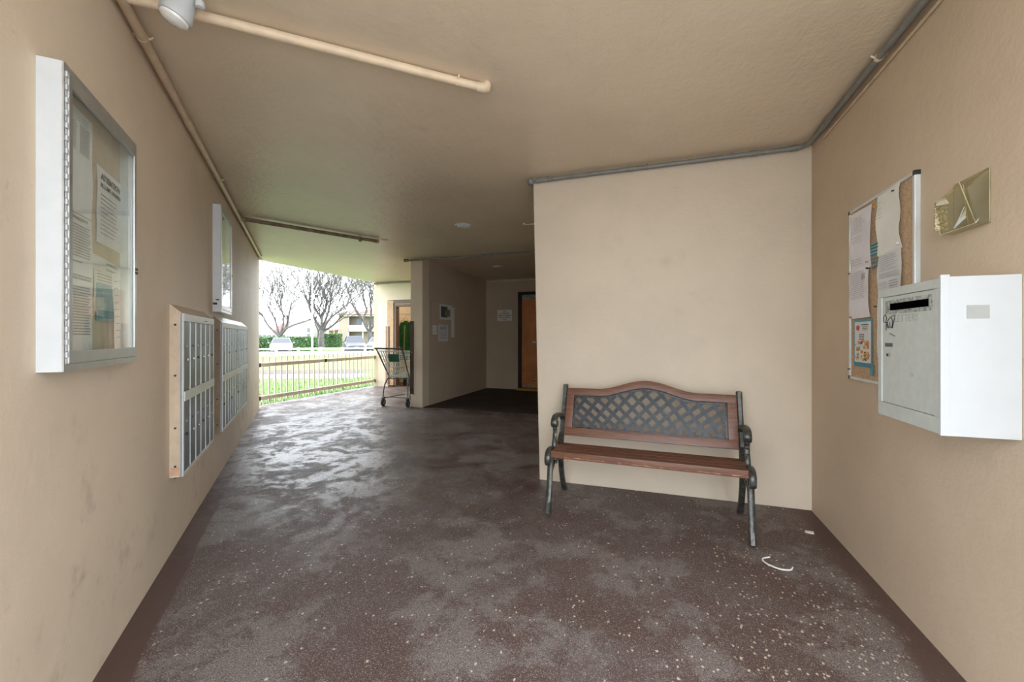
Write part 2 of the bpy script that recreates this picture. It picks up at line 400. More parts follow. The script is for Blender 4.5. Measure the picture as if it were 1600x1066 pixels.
grid('ground_paving', -6.45, 90, -90, 1.4, 2, 2, M_APRON)
grid('ground_rear', -6.45, 90, 10.6, 160, 2, 2, M_GRASS)
# path, soil strip and the car park lie square to the lens of the place: a strip runs along W
F2 = Vector((-math.sin(R(18.86)), math.cos(R(18.86)), 0)); R2 = Vector((math.cos(R(18.86)), math.sin(R(18.86)), 0))
def DW(lat, d, z=None):
    p = R2 * lat + F2 * d; return Vector((p.x, p.y, gz(p.x, p.y) if z is None else z))
def band(name, d0, d1, l0, l1, mat, dz):
    v = []; f = []; n = 12
    for i in range(n + 1):
        l = l0 + (l1 - l0) * i / n
        for d in (d0, d1):
            p = DW(l, d); v.append((p.x, p.y, p.z + dz))
    for i in range(n): f.append((2 * i, 2 * i + 2, 2 * i + 3, 2 * i + 1))
    me = bpy.data.meshes.new(name); me.from_pydata(v, [], f); me.materials.append(mat); return struct(link(name, me))
band('ground_soil', 14.6, 16.6, -16, -5.4, M_SOIL, .006)
band('ground_path', 12.6, 14.4, -14, -4.8, M_PATH, .006)
band('ground_car_park', 31.5, 43, -60, 10, M_ASPHALT, .006)
# grass blades beside the slab
v = []; f = []
for i in range(9000):
    x = -6.47 - rnd.random() ** 1.6 * 5.0; y = 4.2 + rnd.random() * 6.5; z = gz(x, y); h = .02 + rnd.random() * .04; a = rnd.random() * PI
    dx, dy = .006 * math.cos(a), .006 * math.sin(a); b = len(v)
    v += [(x - dx, y - dy, z - .005), (x + dx, y + dy, z - .005), (x + rnd.uniform(-.02, .02), y + rnd.uniform(-.02, .02), z + h)]; f.append((b, b + 1, b + 2))
me = bpy.data.meshes.new('grass_blades'); me.from_pydata(v, [], f); me.materials.append(plain('grass_blade', (.075, .17, .02), .8, var=.3, scale=3))
tag(link('grass_blades', me), 'bright green short grass growing along the outer edge of the floor slab', 'grass', kind='stuff')

# ------------------------------------------------------------ pipes and conduits
def clamp(parent, p, d, r, mat):
    """a clip ring around a pipe at p along direction d"""
    d = Vector(d).normalized(); p = Vector(p); q = d.cross(Vector((0, 0, 1))).normalized()
    mm = MB(); mm.tube([p - d * .008, p + d * .008], r * 1.14, 12)
    for sg in (-1, 1): mm.tube([p + q * (sg * r * 1.05), p + q * (sg * r * 1.9) + Vector((0, 0, r * .7))], r * .28, 6)
    mm.build('pipe_clip', mat, parent, smooth=True)
def coupling(parent, p, d, r, mat, L=.03):
    d = Vector(d).normalized(); p = Vector(p)
    MB().tube([p - d * L, p - d * (L - .004), p + d * (L - .004), p + d * L], [r * 1.05, r * 1.2, r * 1.2, r * 1.05], 14).build('coupling', mat, parent, smooth=True)
# tan pipe along the top of the left wall
t = thing('tan_wall_pipe', 'long tan painted pipe along the top of the left wall', 'pipe', LP(.56, .03, CZ - .045))
o0 = t.location.copy()
def rel(p): return tuple(Vector(p) - o0)
MB().tube([rel(LP(.56, .032, CZ - .04)), rel(LP(7.96, .032, CZ - .04))], .019, 14).build('pipe_run', M_PIPE_TAN, t, smooth=True)
for s_ in (3.12, 5.0): coupling(t, rel(LP(s_, .032, CZ - .04)), U, .019, M_PIPE_TAN, .022)
for s_ in (2.3, 4.1, 6.2, 7.6): clamp(t, rel(LP(s_, .032, CZ - .04)), U, .019, M_PIPE_TAN)
# cream pipe crossing the near ceiling
a = Vector((-1.945, .975, CZ - .028)); b = Vector((-.838, 1.992, CZ - .028)); d = (b - a).normalized()
t = thing('cream_ceiling_pipe', 'cream pipe crossing the near ceiling with a capped elbow', 'pipe', a); o0 = a.copy()
MB().tube([rel(a), rel(b)], .0205, 14).build('pipe_run', M_PIPE_CREAM, t, smooth=True)
MB().tube([rel(b - d * .035), rel(b - d * .03), rel(b), rel(b + d * .016 + Vector((0, 0, .004))), rel(b + d * .02 + Vector((0, 0, .027)))], [.021, .0245, .0245, .0245, .0245], 14).build('elbow', M_PIPE_CREAM, t, smooth=True)
clamp(t, rel(b - d * .14), d, .0205, M_PIPE_CREAM)
# brown pipe on the far ceiling
a = Vector((-4.60, 3.67, CZ - .03)); b = Vector((-3.52, 4.711, CZ - .03)); d = (b - a).normalized()
t = thing('brown_ceiling_pipe', 'brown stained pipe on the ceiling branching off the left wall pipe', 'pipe', a); o0 = a.copy()
a2 = Vector(LP(5.35, .04, CZ - .035))
MB().tube([rel(a2), rel(b)], .022, 14).build('pipe_run', M_PIPE_BROWN, t, smooth=True)
MB().tube([rel(b - d * .03), rel(b), rel(b + d * .02)], [.026, .027, .02], 14).build('end_cap', M_PIPE_TAN, t, smooth=True)
v_ = MB(); v_.lathe([(.0, -.006), (.05, -.005), (.055, 0)], rel(b + d * .09 + Vector((0, 0, .03))), 18); v_.build('ceiling_plate', M_PIPE_TAN, t, smooth=True)
coupling(t, rel(b - d * .22), d, .022, M_PIPE_BROWN, .02)
# grey conduit above the bench
t = thing('grey_conduit', 'grey conduit along the top of the bench wall turning along the right wall', 'pipe', (-.95, BY - .03, CZ - .035)); o0 = t.location.copy()
zc = CZ - .035
path = [(-.93, BY + .06, zc - .02), (-.975, BY - .01, zc - .012), (-.955, BY - .03, zc), (-.90, BY - .032, zc), (.86, BY - .032, zc), (.94, BY - .045, zc), (.975, BY - .09, zc), (RX - .036, BY - .18, zc), (RX - .036, 1.0, zc)]
MB().tube([rel(p) for p in path], .0165, 14).build('pipe_run', M_PIPE_GREY, t, smooth=True)
MB().lathe([(.0, -.022), (.022, -.02), (.027, 0), (.022, .02), (0, .022)], rel((-.965, BY - .03, zc - .004)), 14).build('corner_fitting', M_PIPE_GREY, t, smooth=True)
coupling(t, rel((-.90, BY - .032, zc)), (1, 0, 0), .0165, M_PIPE_GREY, .02)
coupling(t, rel((.66, BY - .032, zc)), (1, 0, 0), .0165, M_PIPE_GREY, .025)
coupling(t, rel((.90, BY - .036, zc)), (1, -.15, 0), .0165, M_PIPE_GREY, .03)
coupling(t, rel((RX - .036, 3.0, zc)), (0, 1, 0), .0165, M_PIPE_GREY, .03)
for x in (-.82, -.05, .52): clamp(t, rel((x, BY - .032, zc)), (1, 0, 0), .0165, M_PIPE_GREY)
for y in (2.35, 1.5): clamp(t, rel((RX - .036, y, zc)), (0, 1, 0), .0165, M_PIPE_CREAM)
MB().tube([(RX - .008, 3.1, CZ - .07), (RX - .008, 1.0, CZ - .07)], .007, 8).build('thin_tan_conduit', M_PIPE_TAN, smooth=True)
tag(bpy.data.objects['thin_tan_conduit'], 'thin tan conduit on the right wall just under the grey conduit', 'pipe')
# thin dark conduit across the alcove mouth
t = thing('alcove_conduit', 'thin dark conduit across the alcove mouth with a capped left end', 'pipe', (-3.93, 6.05, CZ - .03)); o0 = t.location.copy()
MB().tube([rel((-3.97, 6.06, CZ - .03)), rel((-.94, 6.06, CZ - .03))], .014, 12).build('pipe_run', M_PIPE_GREY, t, smooth=True)
MB().tube([rel((-3.99, 6.06, CZ - .03)), rel((-3.95, 6.06, CZ - .03)), rel((-3.92, 6.06, CZ - .03))], [.026, .028, .024], 12).build('end_cap', M_PIPE_BROWN, t, smooth=True)
for x in (-3.84, -3.0, -1.9): clamp(t, rel((x, 6.06, CZ - .03)), (1, 0, 0), .014, M_PIPE_GREY)
t = thing('far_wall_conduit', 'grey conduit along the top of the white far wall by the railing', 'pipe', (-6.3, 8.42, CZ - .03)); o0 = t.location.copy()
MB().tube([rel((-6.36, 8.42, CZ - .03)), rel((-3.9, 8.42, CZ - .03))], .016, 12).build('pipe_run', M_PIPE_GREY, t, smooth=True)
MB().lathe([(0, -.02), (.022, -.018), (.024, .0), (.022, .02), (0, .022)], rel((-6.37, 8.42, CZ - .03)), 12).build('end_cap', M_BLACK, t, smooth=True)
t = thing('stub_conduit', 'short pale conduit stub on the ceiling beside the bench wall corner', 'pipe', (-1.42, 4.6, CZ - .015)); o0 = t.location.copy()
MB().tube([rel((-1.42, 4.6, CZ)), rel((-1.42, 4.6, CZ - .015)), rel((-1.40, 4.6, CZ - .02)), rel((-.93, 4.62, CZ - .02))], .009, 10).build('pipe_run', M_PIPE_CREAM, t, smooth=True)
MB().lathe([(0, -.012), (.016, -.01), (.016, .012), (0, .014)], rel((-1.42, 4.6, CZ - .012)), 12).build('end_fitting', M_PIPE_CREAM, t, smooth=True)

# ceiling discs
def disc(x, y, r, label):
    t = thing('ceiling_disc_light', label, 'ceiling light', (x, y, CZ), 0, 'round flush lights on the ceiling')
    MB().lathe([(r * 1.0, 0), (r, -.008), (r * .86, -.014), (r * .80, -.012)], (0, 0, 0), 28).build('trim_ring', M_WHITE, t, smooth=True)
    MB().lathe([(r * .80, -.008), (r * .78, -.022), (r * .55, -.032), (r * .2, -.037), (.001, -.038)], (0, 0, 0), 28).build('diffuser', plain('opal_plastic', (.66, .66, .62), .4), t, smooth=True)
disc(-2.13, 4.45, .095, 'round white flush light on the open ceiling near the bench wall corner')
disc(-2.746, 7.23, .10, 'round flush light on the dark ceiling inside the alcove')

# white flood lamp hanging from the cream pipe
t = thing('flood_lamp', 'white plastic lamp holder with angled lamp head under the near ceiling', 'lamp', (-1.63, 1.055, CZ - .05))
MB().lathe([(.0, .045), (.055, .044), (.058, .03), (.058, -.012), (.05, -.022), (.0, -.024)], (0, 0, 0), 24).build('mounting_box', M_WHITE_B, t, smooth=True)
Mh = Matrix.Rotation(R(18), 4, 'Y') @ Matrix.Rotation(R(-12), 4, 'X')
MB().lathe([(.0, 0), (.034, 0), (.038, -.03), (.046, -.06), (.052, -.085), (.050, -.098), (.040, -.101)], (.01, .0, -.015), 24, Mh).build('lamp_head', M_WHITE_B, t, smooth=True)
MB().lathe([(.046, -.09), (.044, -.108), (.028, -.120), (.001, -.124)], (.01, .0, -.015), 24, Mh).build('lens', plain('frosted_lens', (.75, .76, .74), .25), t, smooth=True)
MB().lathe([(.0, -.012), (.012, -.01), (.014, .0), (.012, .012), (0, .014)], (-.058, .0, -.012), 12).build('side_knob', M_WHITE, t, smooth=True)
MB().lathe([(.0, -.012), (.014, -.01), (.016, .0), (.014, .012), (0, .014)], (.052, .02, -.05), 12).build('tilt_screw', M_WHITE, t, smooth=True)

# ------------------------------------------------------------ notice sheets
def sheet_mesh(w, h, nx=6, ny=9, curl=.006, seed=1, taper=0):
    """a slightly wavy sheet in local XZ facing -Y, thickness .0006"""
    r_ = random.Random(seed); ph = [r_.uniform(0, 6) for _ in range(4)]; v = []; f = []
    for k in (0, 1):
        for j in range(ny + 1):
            for i in range(nx + 1):
                a = i / nx; b = j / ny
                bow = math.sin(PI * b); ex = (a - .5) * 2
                x = (a - .5) * w * (1 - taper * bow * .10) + taper * .10 * w * bow * (-.5 if ex < 0 else -.1)
                y = -curl * (.35 + .5 * math.sin(3.2 * b * PI + ph[0]) * math.sin(2 * a + ph[1]) + .5 * abs(ex) ** 2 * bow)
                v.append((x, y - k * .0006 - .0008, (b - .5) * h))
    n = (nx + 1) * (ny + 1)
    for j in range(ny):
        for i in range(nx):
            a = j * (nx + 1) + i; f.append((a, a + 1, a + nx + 2, a + nx + 1)); a += n; f.append((a, a + nx + 1, a + nx + 2, a + 1))
    edge = [i for i in range(nx)] ; 
    def rim(a, b): f.append((a, b, b + n, a + n))
    for i in range(nx): rim(i, i + 1); rim(ny * (nx + 1) + i + 1, ny * (nx + 1) + i)
    for j in range(ny): rim((j + 1) * (nx + 1), j * (nx + 1)); rim(j * (nx + 1) + nx, (j + 1) * (nx + 1) + nx)
    return v, f
def printed(w, h, lines, seed, off):
    """rows of short dashes: (z from top, x0, x1, height) in fractions"""
    r_ = random.Random(seed); mm = MB()
    for (zt, xa, xb, hh) in lines:
        x = xa
        while x < xb:
            L = r_.uniform(.03, .09); e = min(xb, x + L)
            mm.box((x - .5) * w, (e - .5) * w, -off - .0003, -off, (.5 - zt) * h - hh * h / 2, (.5 - zt) * h + hh * h / 2); x = e + .014
    return mm
def sheet(name, label, cat, M, w, h, mat, lines=(), seed=1, curl=.004, ink=M_INKSOFT, group=None, taper=0):
    """M places the sheet: local x right, local -y towards the viewer, z up"""
    t = bpy.data.objects.new(name, None); COL.objects.link(t); t.matrix_world = M; tag(t, label, cat, group)
    v, f = sheet_mesh(w, h, curl=curl, seed=seed, taper=taper); mm = MB(); mm.v = v; mm.f = f
    o = mm.build('page', mat, t, smooth=True)
    if lines: printed(w, h, lines, seed, curl * 1.0 + .0022).build('printing', ink, t)['kind'] = 'stuff'
    return t
def on_left(s, z, out=.006):   # facing out of the left wall; viewer sees s growing to the right
    X = U; Y = -N; Z = Vector((0, 0, 1)); p = LM @ Vector((s, out, z))
    return Matrix(((X.x, Y.x, 0, p.x), (X.y, Y.y, 0, p.y), (0, 0, 1, p.z), (0, 0, 0, 1)))
def on_right(y, z, out=.02):   # right wall, faces -X, viewer sees y growing to the left
    return Matrix(((0, 1, 0, RX - out), (-1, 0, 0, y), (0, 0, 1, z), (0, 0, 0, 1)))
def on_side(y, z, out=.004):   # alcove side wall, faces +X, viewer sees y growing to the right
    return Matrix(((0, -1, 0, -3.669 + out), (1, 0, 0, y), (0, 0, 1, z), (0, 0, 0, 1)))
def rows(z0, z1, n, xa=.1, xb=.9, h=.008, jitter=.0, seed=0):
    r_ = random.Random(seed + 5); return [(z0 + (z1 - z0) * i / max(1, n - 1), xa, xb - r_.random() * jitter, h) for i in range(n)]

# ------------------------------------------------------------ display cases on the left wall
def display_case(label, s0, s1, z0, z1, dep=.052):
    t = bpy.data.objects.new('display_case', None); COL.objects.link(t); tag(t, label, 'display case', 'glazed aluminium notice cases on the left wall')
    M = on_left(s0, z0, 0); t.matrix_world = M; w = s1 - s0; h = z1 - z0
    mm = MB(); mm.box(.004, w - .004, -.006, -.001, .004, h - .004); mm.build('backing', M_BACKTAN, t)
    MB().box(0, .004, -dep, 0, 0, h).build('side_panel', M_WHITE, t)
    mm = MB(); mm.box(.004, w, -dep, 0, h - .004, h).box(.004, w, -dep, 0, 0, .004).box(w - .004, w, -dep, 0, .004, h - .004); mm.build('casing', M_ALU_L, t)
    fw = .02; y0, y1 = -dep - .003, -dep + .001
    mm = MB(); mm.box(0, w, y0, y1, h - fw, h).box(0, w, y0, y1, 0, fw).box(0, fw * .55, y0, y1, fw, h - fw).box(w - fw * .7, w, y0, y1, fw, h - fw); mm.build('outer_frame', M_ALU, t)
    d0, d1 = fw * .95, w - fw * .8; e0, e1 = fw + .002, h - fw - .002; fr = .034
    door = MB(); ya, yb = y0 - .004, y0 + .002
    door.box(d0, d1, ya, yb, e1 - fr, e1).box(d0, d1, ya, yb, e0, e0 + fr).box(d0, d0 + fr * .6, ya, yb, e0 + fr, e1 - fr).box(d1 - fr * .5, d1, ya, yb, e0 + fr, e1 - fr)
    dr = door.build('door', M_ALU, t, bevel=.0012)
    MB().box(d0 + fr * .6, d1 - fr * .5, yb + .001, yb + .004, e0 + fr, e1 - fr).build('glass_pane', M_GLASS, dr)
    hg = MB(); n = 46; hh = (h - 2 * fw) / n
    for k in range(n): hg.box(fw * .50, fw * .93, y0 - (.0035 if k % 2 else .001), y0 + .001, fw + k * hh + .0012, fw + (k + 1) * hh - .0012)
    hg.build('piano_hinge', M_WHITE_B, t)
    lk = MB()
    for q in range(2):
        for r_ in range(2): lk.box(d1 - .012 + q * .012, d1 - .004 + q * .012, ya - .003, ya, h * .40 + r_ * .014, h * .40 + r_ * .014 + .009)
    lk.build('lock', M_BLACK, dr)
    return t
display_case('near glazed notice case full of papers on the left wall', 1.580, 2.140, 1.084, 1.942)
t2 = display_case('far glazed notice case above the further mailbox bank', 4.035, 4.60, 1.385, 2.247)
mm = MB(); mm.box(-.001, .0, -.045, -.02, .30 * .3, .10); mm.box(-.0016, 0, -.030, -.002, .055, .073); mm.build('dark_latch', M_BLACK, t2)
# papers inside the near case
L1 = rows(.05, .10, 3, .2, .8) + rows(.13, .40, 22, .10, .42, .006, .05, 1) + rows(.13, .40, 22, .52, .88, .006, .05, 2)
sheet('paper_notice', 'long two column list pinned inside near case, upper left', 'paper', on_left(1.79, 1.735, .0075), .19, .325, M_PAPER, L1, 3, .003)
L2 = rows(.03, .03, 1, .1, .8, .02) + rows(.08, .30, 12, .08, .92, .009, .1, 3) + rows(.34, .34, 1, .25, .6, .01) + rows(.44, .46, 2, .05, .95, .014) + rows(.52, .86, 18, .08, .92, .009, .12, 4)
sheet('paper_notice', 'long typed notice inside near case, lower left, close lines of text', 'paper', on_left(1.79, 1.348, .0075), .19, .44, M_PAPER, L2, 4, .003)
t = sheet('paper_notice', 'crooked sheet headed ATTENTION inside the near glazed case', 'paper', on_left(2.028, 1.642, .0075) @ Matrix.Rotation(R(1.5), 4, 'Y'), .215, .27, M_PAPER, rows(.36, .86, 10, .12, .88, .013, .25, 6), 5, .003, M_INKSOFT)
TM = Matrix.Rotation(R(90), 4, 'X')
text_mesh('heading_text', 'ATTENTION', .030, M_INK, Matrix.Translation((0, -.0062, .100)) @ TM, t, bold=.0006)
text_mesh('second_line_text', 'ALL UNIT OWNERS', .020, M_INK, Matrix.Translation((0, -.0062, .070)) @ TM, t, bold=.0003)
sheet('paper_notice', 'white form behind the teal flyer inside near case', 'paper', on_left(2.0, 1.352, .0075), .20, .165, M_PAPERC, rows(.08, .4, 6, .1, .9, .02), 7, .002)
t = sheet('flyer', 'teal and pale blue flyer low inside the near glazed case', 'flyer', on_left(1.99, 1.302, .0105), .16, .128, plain('pale_teal_print', (.30, .48, .50), .6, var=.25, scale=20), rows(.75, .9, 3, .05, .95, .07), 8, .002, M_TEAL)
sheet('paper_notice', 'curled white sheet at the lower right inside near case', 'paper', on_left(2.078, 1.27, .0125) @ Matrix.Rotation(R(-6), 4, 'Y'), .065, .30, M_PAPER, rows(.1, .8, 9, .1, .7, .01), 9, .003)
sheet('paper_notice', 'faded slip under the ATTENTION sheet inside near case', 'paper', on_left(2.0, 1.432, .010) @ Matrix.Rotation(R(3), 4, 'Y'), .24, .05, M_PAPERC, rows(.3, .7, 2, .45, .85, .12), 10, .002, M_INKFAINT)
# papers in far case
sheet('paper_notice', 'large white sheet filling the far glazed notice case', 'paper', on_left(4.33, 1.70, .0075), .36, .5, M_PAPERG, rows(.1, .9, 22, .08, .92, .008, .1), 11, .003)

# ------------------------------------------------------------ mailbox banks
def mailbox_bank(label, s0, z0, z1, width, modules, side_mat, dep=.055, detail=True):
    t = bpy.data.objects.new('mailbox_bank', None); COL.objects.link(t); tag(t, label, 'mailboxes', 'metal mailbox banks on the left wall')
    t.matrix_world = on_left(s0, z0, 0); h = z1 - z0; hood = h + .052
    # housing with sloping hood
    MB().prism([(0, 0), (-dep, 0), (-dep, h), (0, hood)], 0, .006, 'x').build('side_panel', side_mat, t, bevel=.001)
    mm = MB(); mm.prism([(0, 0), (-dep * .8, 0), (-dep * .8, h - .01), (0, h - .01)], .006, width, 'x'); mm.build('housing', M_BROWNHOUSE, t)
    MB().prism([(0, h - .012), (-dep, h - .012), (-dep, h), (-.0, hood)], .006, width, 'x').build('hood', M_ALU_L if modules > 1 else M_TANHOUSE, t, bevel=.002)
    mw = width / modules; Y0 = -dep
    for q in range(modules):
        x0 = q * mw; x1 = x0 + mw
        st = .016
        MB().box(x0, x0 + st, Y0 - .006, Y0 + .012, 0, h).build('corner_strip', M_WHITE if q == 0 else M_RAILW, t, bevel=.001)
        MB().box(x1 - .008, x1 - .0005, Y0 - .005, Y0 + .012, 0, h).build('corner_strip', M_RAILW, t)
        MB().box(x0 + st, x1 - .008, Y0 - .008, Y0 + .012, h - .042, h).build('top_rail', M_RAILW, t, bevel=.002)
        MB().box(x0 + st, x1 - .008, Y0 - .010, Y0 + .012, h * .458, h * .518).build('middle_rail', M_RAILW, t, bevel=.004)
        MB().box(x0 + st, x1 - .008, Y0 - .006, Y0 + .012, 0, .018).build('bottom_rail', M_RAILW, t, bevel=.002)
        n = 6; cw = (x1 - .008 - x0 - st) / n
        for r_, (za, zb) in enumerate(((.018, h * .458), (h * .518, h - .042))):
            for k in range(n):
                a = x0 + st + k * cw; gap = .0025
                dr = MB().box(a + gap, a + cw - gap, Y0 - .003, Y0 + .004, za + .003, zb - .003).build('mailbox_door', M_DOORGREY, t, bevel=.0012)
                cx = a + cw / 2
                zl = za + (zb - za) * (.56 if r_ == 0 else .50)
                MB().tube([(cx, Y0 - .003, zl - .02), (cx, Y0 - .009, zl - .02)], .008, 10).build('lock', M_CHROME if (k + r_) % 3 else M_BLACK, dr, smooth=True)
                MB().box(cx - .02, cx + .02, Y0 - .0042, Y0 - .003, zl + .048, zl + .062).build('number_plate', M_BLACK if k % 2 else M_INKSOFT, dr)
                if k < n - 1: MB().box(a + cw - .0013, a + cw + .0013, Y0 - .0065, Y0 - .001, za, zb).build('divider', M_ALU_L, t)
        for zz in (.06, h * .3, h * .62, h * .93):
            MB().tube([(x0 - .0, Y0 + .03, zz), (x0 - .003, Y0 + .03, zz)] if q == 0 else [(x0 + .008, Y0 - .006, zz), (x0 + .008, Y0 - .009, zz)], .006, 8).build('screw', M_BLACK, t)
    return t
b1 = mailbox_bank('nearer mailbox bank, single unit with tan side, on the left wall', 2.835, .418, 1.310, .875, 1, M_TANHOUSE)
MB().box(-.002, .0, -.045, -.004, .01, .055).build('paint_chip', M_PEACH, b1)
MB().lathe([(0, -.012), (.006, -.01), (.008, 0)], (.02, -.02, 0), 8).build('bracket_bolt', M_BLACK, b1)
MB().lathe([(0, -.003), (.011, -.003), (.012, 0)], (.56, -.063, .868), 12, Matrix.Rotation(0, 4, 'X')).build('hood_lock', M_CHROME, b1)
b2 = mailbox_bank('further mailbox bank, two joined units below the far notice case', 4.075, .410, 1.300, 1.68, 2, M_BROWNHOUSE)

# ------------------------------------------------------------ right wall: cork board
t = bpy.data.objects.new('cork_board', None); COL.objects.link(t); tag(t, 'cork notice board with thin aluminium frame on the right wall', 'notice board')
t.matrix_world = on_right(2.41, 1.405, 0)
W2, H2 = .30, .4475
MB().box(-W2 + .006, W2 - .006, -.012, -.002, -H2 + .006, H2 - .006).build('cork_panel', M_CORK, t)
for (x0, x1, z0, z1) in ((-W2, W2, H2 - .014, H2), (-W2, W2, -H2, -H2 + .014), (-W2, -W2 + .012, -H2 + .014, H2 - .014), (W2 - .016, W2, -H2 + .014, H2 - .014)):
    MB().box(x0, x1, -.020, 0, z0, z1).build('frame_rail', M_ALU_L, t, bevel=.003)
for sx in (-1, 1):
    for sz in (-1, 1): MB().box(sx * W2 - .012 if sx > 0 else -W2 - .002, W2 + .002 if sx > 0 else -W2 + .012, -.022, 0, sz * H2 - .018 if sz > 0 else -H2 - .002, H2 + .002 if sz > 0 else -H2 + .018).build('corner_cap', M_BLACK, t, bevel=.003)
def pin(y, z, mat, out=.020):
    x = 2.41 - y; zz = z - 1.405
    MB().tube([(x, -out, zz), (x, -out - .006, zz), (x, -out - .010, zz - .002)], [.004, .0025, .0045], 8).build('push_pin', mat, t, smooth=True)
for (y, z, m_) in ((2.66, 1.815, M_BRASS), (2.425, 1.80, M_ORANGE), (2.255, 1.82, M_BLACK), (2.225, 1.585, M_PAPER), (2.495, 1.55, M_PINK), (2.685, 1.52, M_BLACK), (2.475, 1.515, M_BLACK), (2.49, 1.52, M_BLACK), (2.67, 1.285, M_RED), (2.69, 1.01, M_BLACK), (2.41, 1.325, M_BLACK)): pin(y, z, m_, .021)
sheet('paper_notice', 'topmost left typed sheet on the cork board', 'paper', on_right(2.573, 1.668, .014) @ Matrix.Rotation(R(1), 4, 'Y'), .215, .315, M_PAPERL, rows(.10, .34, 9, .15, .75, .006, .2, 1) + rows(.42, .5, 3, .1, .6, .006) + rows(.78, .86, 3, .1, .6, .008), 21, .008, taper=.6)
sheet('paper_notice', 'curling typed sheet at mid left of the cork board with keys drawn on it', 'paper', on_right(2.580, 1.405, .017) @ Matrix.Rotation(R(-1), 4, 'Y'), .212, .255, M_PAPERL, rows(.08, .60, 15, .12, .82, .008, .1, 2) + rows(.15, .24, 4, .68, .85, .02), 22, .010, taper=.6)
sheet('paper_notice', 'topmost right blank cream sheet on the cork board', 'paper', on_right(2.308, 1.705, .014) @ Matrix.Rotation(R(-1), 4, 'Y'), .200, .29, M_PAPERC, rows(.16, .4, 6, .02, .3, .006, .1, 3), 23, .010, M_INKFAINT, taper=.6)
sheet('paper_notice', 'lower right typed sheet on the cork board running behind the letter box', 'paper', on_right(2.30, 1.43, .017), .195, .27, M_PAPERG, rows(.06, .3, 8, .1, .9, .008, .2, 4) + rows(.36, .42, 3, .1, .95, .010) + rows(.5, .9, 14, .08, .45, .007) + rows(.5, .74, 7, .55, .9, .016), 24, .006)
sheet('paper_notice', 'white slip on the cork board edge beside the letter box', 'paper', on_right(2.402, 1.215, .014), .02, .26, M_PAPER, (), 25, .003)
sheet('picture_card', 'green and brown picture card in the middle of the cork board', 'card', on_right(2.437, 1.60, .015), .082, .062, M_CYAN, rows(.15, .9, 4, .05, .95, .10), 26, .002, M_DKPRINT)
sheet('picture_card', 'dark grey card below the green one on the cork board', 'card', on_right(2.437, 1.535, .015), .082, .05, plain('grey_card', (.16, .17, .14), .6, var=.4, scale=60), rows(.3, .7, 2, .1, .9, .08), 27, .002, M_INKFAINT)
FLY = t = sheet('flyer', 'teal bordered food flyer low on the left of the cork board', 'flyer', on_right(2.558, 1.150, .014), .192, .242, M_TEAL, (), 28, .002)
MB().box(-.084, .084, -.0042, -.0034, -.098, .108).build('print_area', M_PAPERG, t)
MB().box(-.09, .09, -.0055, -.0045, -.118, -.098).build('blue_band', plain('blue_band_print', (.03, .20, .30), .5), t)
r_ = random.Random(4); M_YEL = plain('yellow_print', (.62, .50, .20), .6); M_CRM = plain('cream_print', (.62, .56, .44), .6); n_ = 0
for (cx, cz, ax, az, cnt) in ((-.005, -.015, .070, .026, 30), (.0, -.066, .066, .026, 34), (-.050, .065, .012, .03, 5)):
    for q in range(cnt):
        x = cx + r_.uniform(-1, 1) * ax; z = cz + r_.uniform(-1, 1) * az * (1 - .4 * abs(x - cx) / ax) + (.10 * (x - cx) if cnt > 5 else 0); rr = r_.uniform(.005, .014)
        m_ = r_.choice((M_ORANGE, M_RED, M_LEAFP, M_YEL, M_CRM, M_ORANGE, M_BROWN)) if cnt > 5 else M_RED
        pr = [(x + rr * 1.2 * math.cos(k * PI / 4 + q) * r_.uniform(.7, 1.1), z + rr * .8 * math.sin(k * PI / 4 + q) * r_.uniform(.7, 1.1)) for k in range(8)]
        n_ += 1; MB().prism(pr, -.0046 - .00003 * n_, -.0042, 'y').build('printed_picture', m_, t)
printed(.18, .22, rows(.08, .08, 1, .45, .85, .03) + rows(.13, .2, 3, .5, .8, .014) + rows(.3, .42, 4, .3, .6, .02) + rows(.45, .56, 4, .62, .85, .014), 3, .0046).build('printing', M_INK, t)['kind'] = 'stuff'
sheet('paper_scrap', 'torn blue strip hanging below the food flyer on the cork board', 'paper', on_right(2.462, 1.02, .016) @ Matrix.Rotation(R(8), 4, 'Y'), .028, .055, M_TEAL, (), 30, .003)

# ------------------------------------------------------------ letter box
LX = RX - .177; y0, y1, z0, z1 = 1.625, 2.005, .882, 1.362
t = thing('letter_box', 'white steel letter drop box with grey slotted front on the right wall', 'letter box', (LX, y0, z0)); o0 = Vector((LX, y0, z0))
w, h = y1 - y0, z1 - z0
MB().box(.004, .177, .006, w, .004, h - .004).build('box_body', M_GREYPAINT, t, bevel=.002)
MB().box(.0, .176, -.002, .006, -.002, h + .002).build('white_side_panel', M_WHITE_B, t, bevel=.001)
MB().box(-.010, .012, -.004, .004, -.002, h + .008).build('white_edge_flange', M_WHITE_B, t, bevel=.001)
fm = MB(); f1, f2, f3 = .045, .034, .026
fm.box(-.006, .006, .004, w, h - .030, h).box(-.006, .006, .004, w, 0, .050).box(-.006, .006, w - .026, w, .05, h - .03).box(-.006, .006, .004, .034, .05, h - .03)
fm.build('front_frame', M_GREYPAINT, t, bevel=.002)
dm = MB().box(-.003, .004, .036, w - .028, .052, h - .032).build('front_door', M_GREYPAINT, t, bevel=.001)
dm['label'] = 'pale grey door lettered LETTERS'
def fd(y, z): return (y - y0, z - z0)
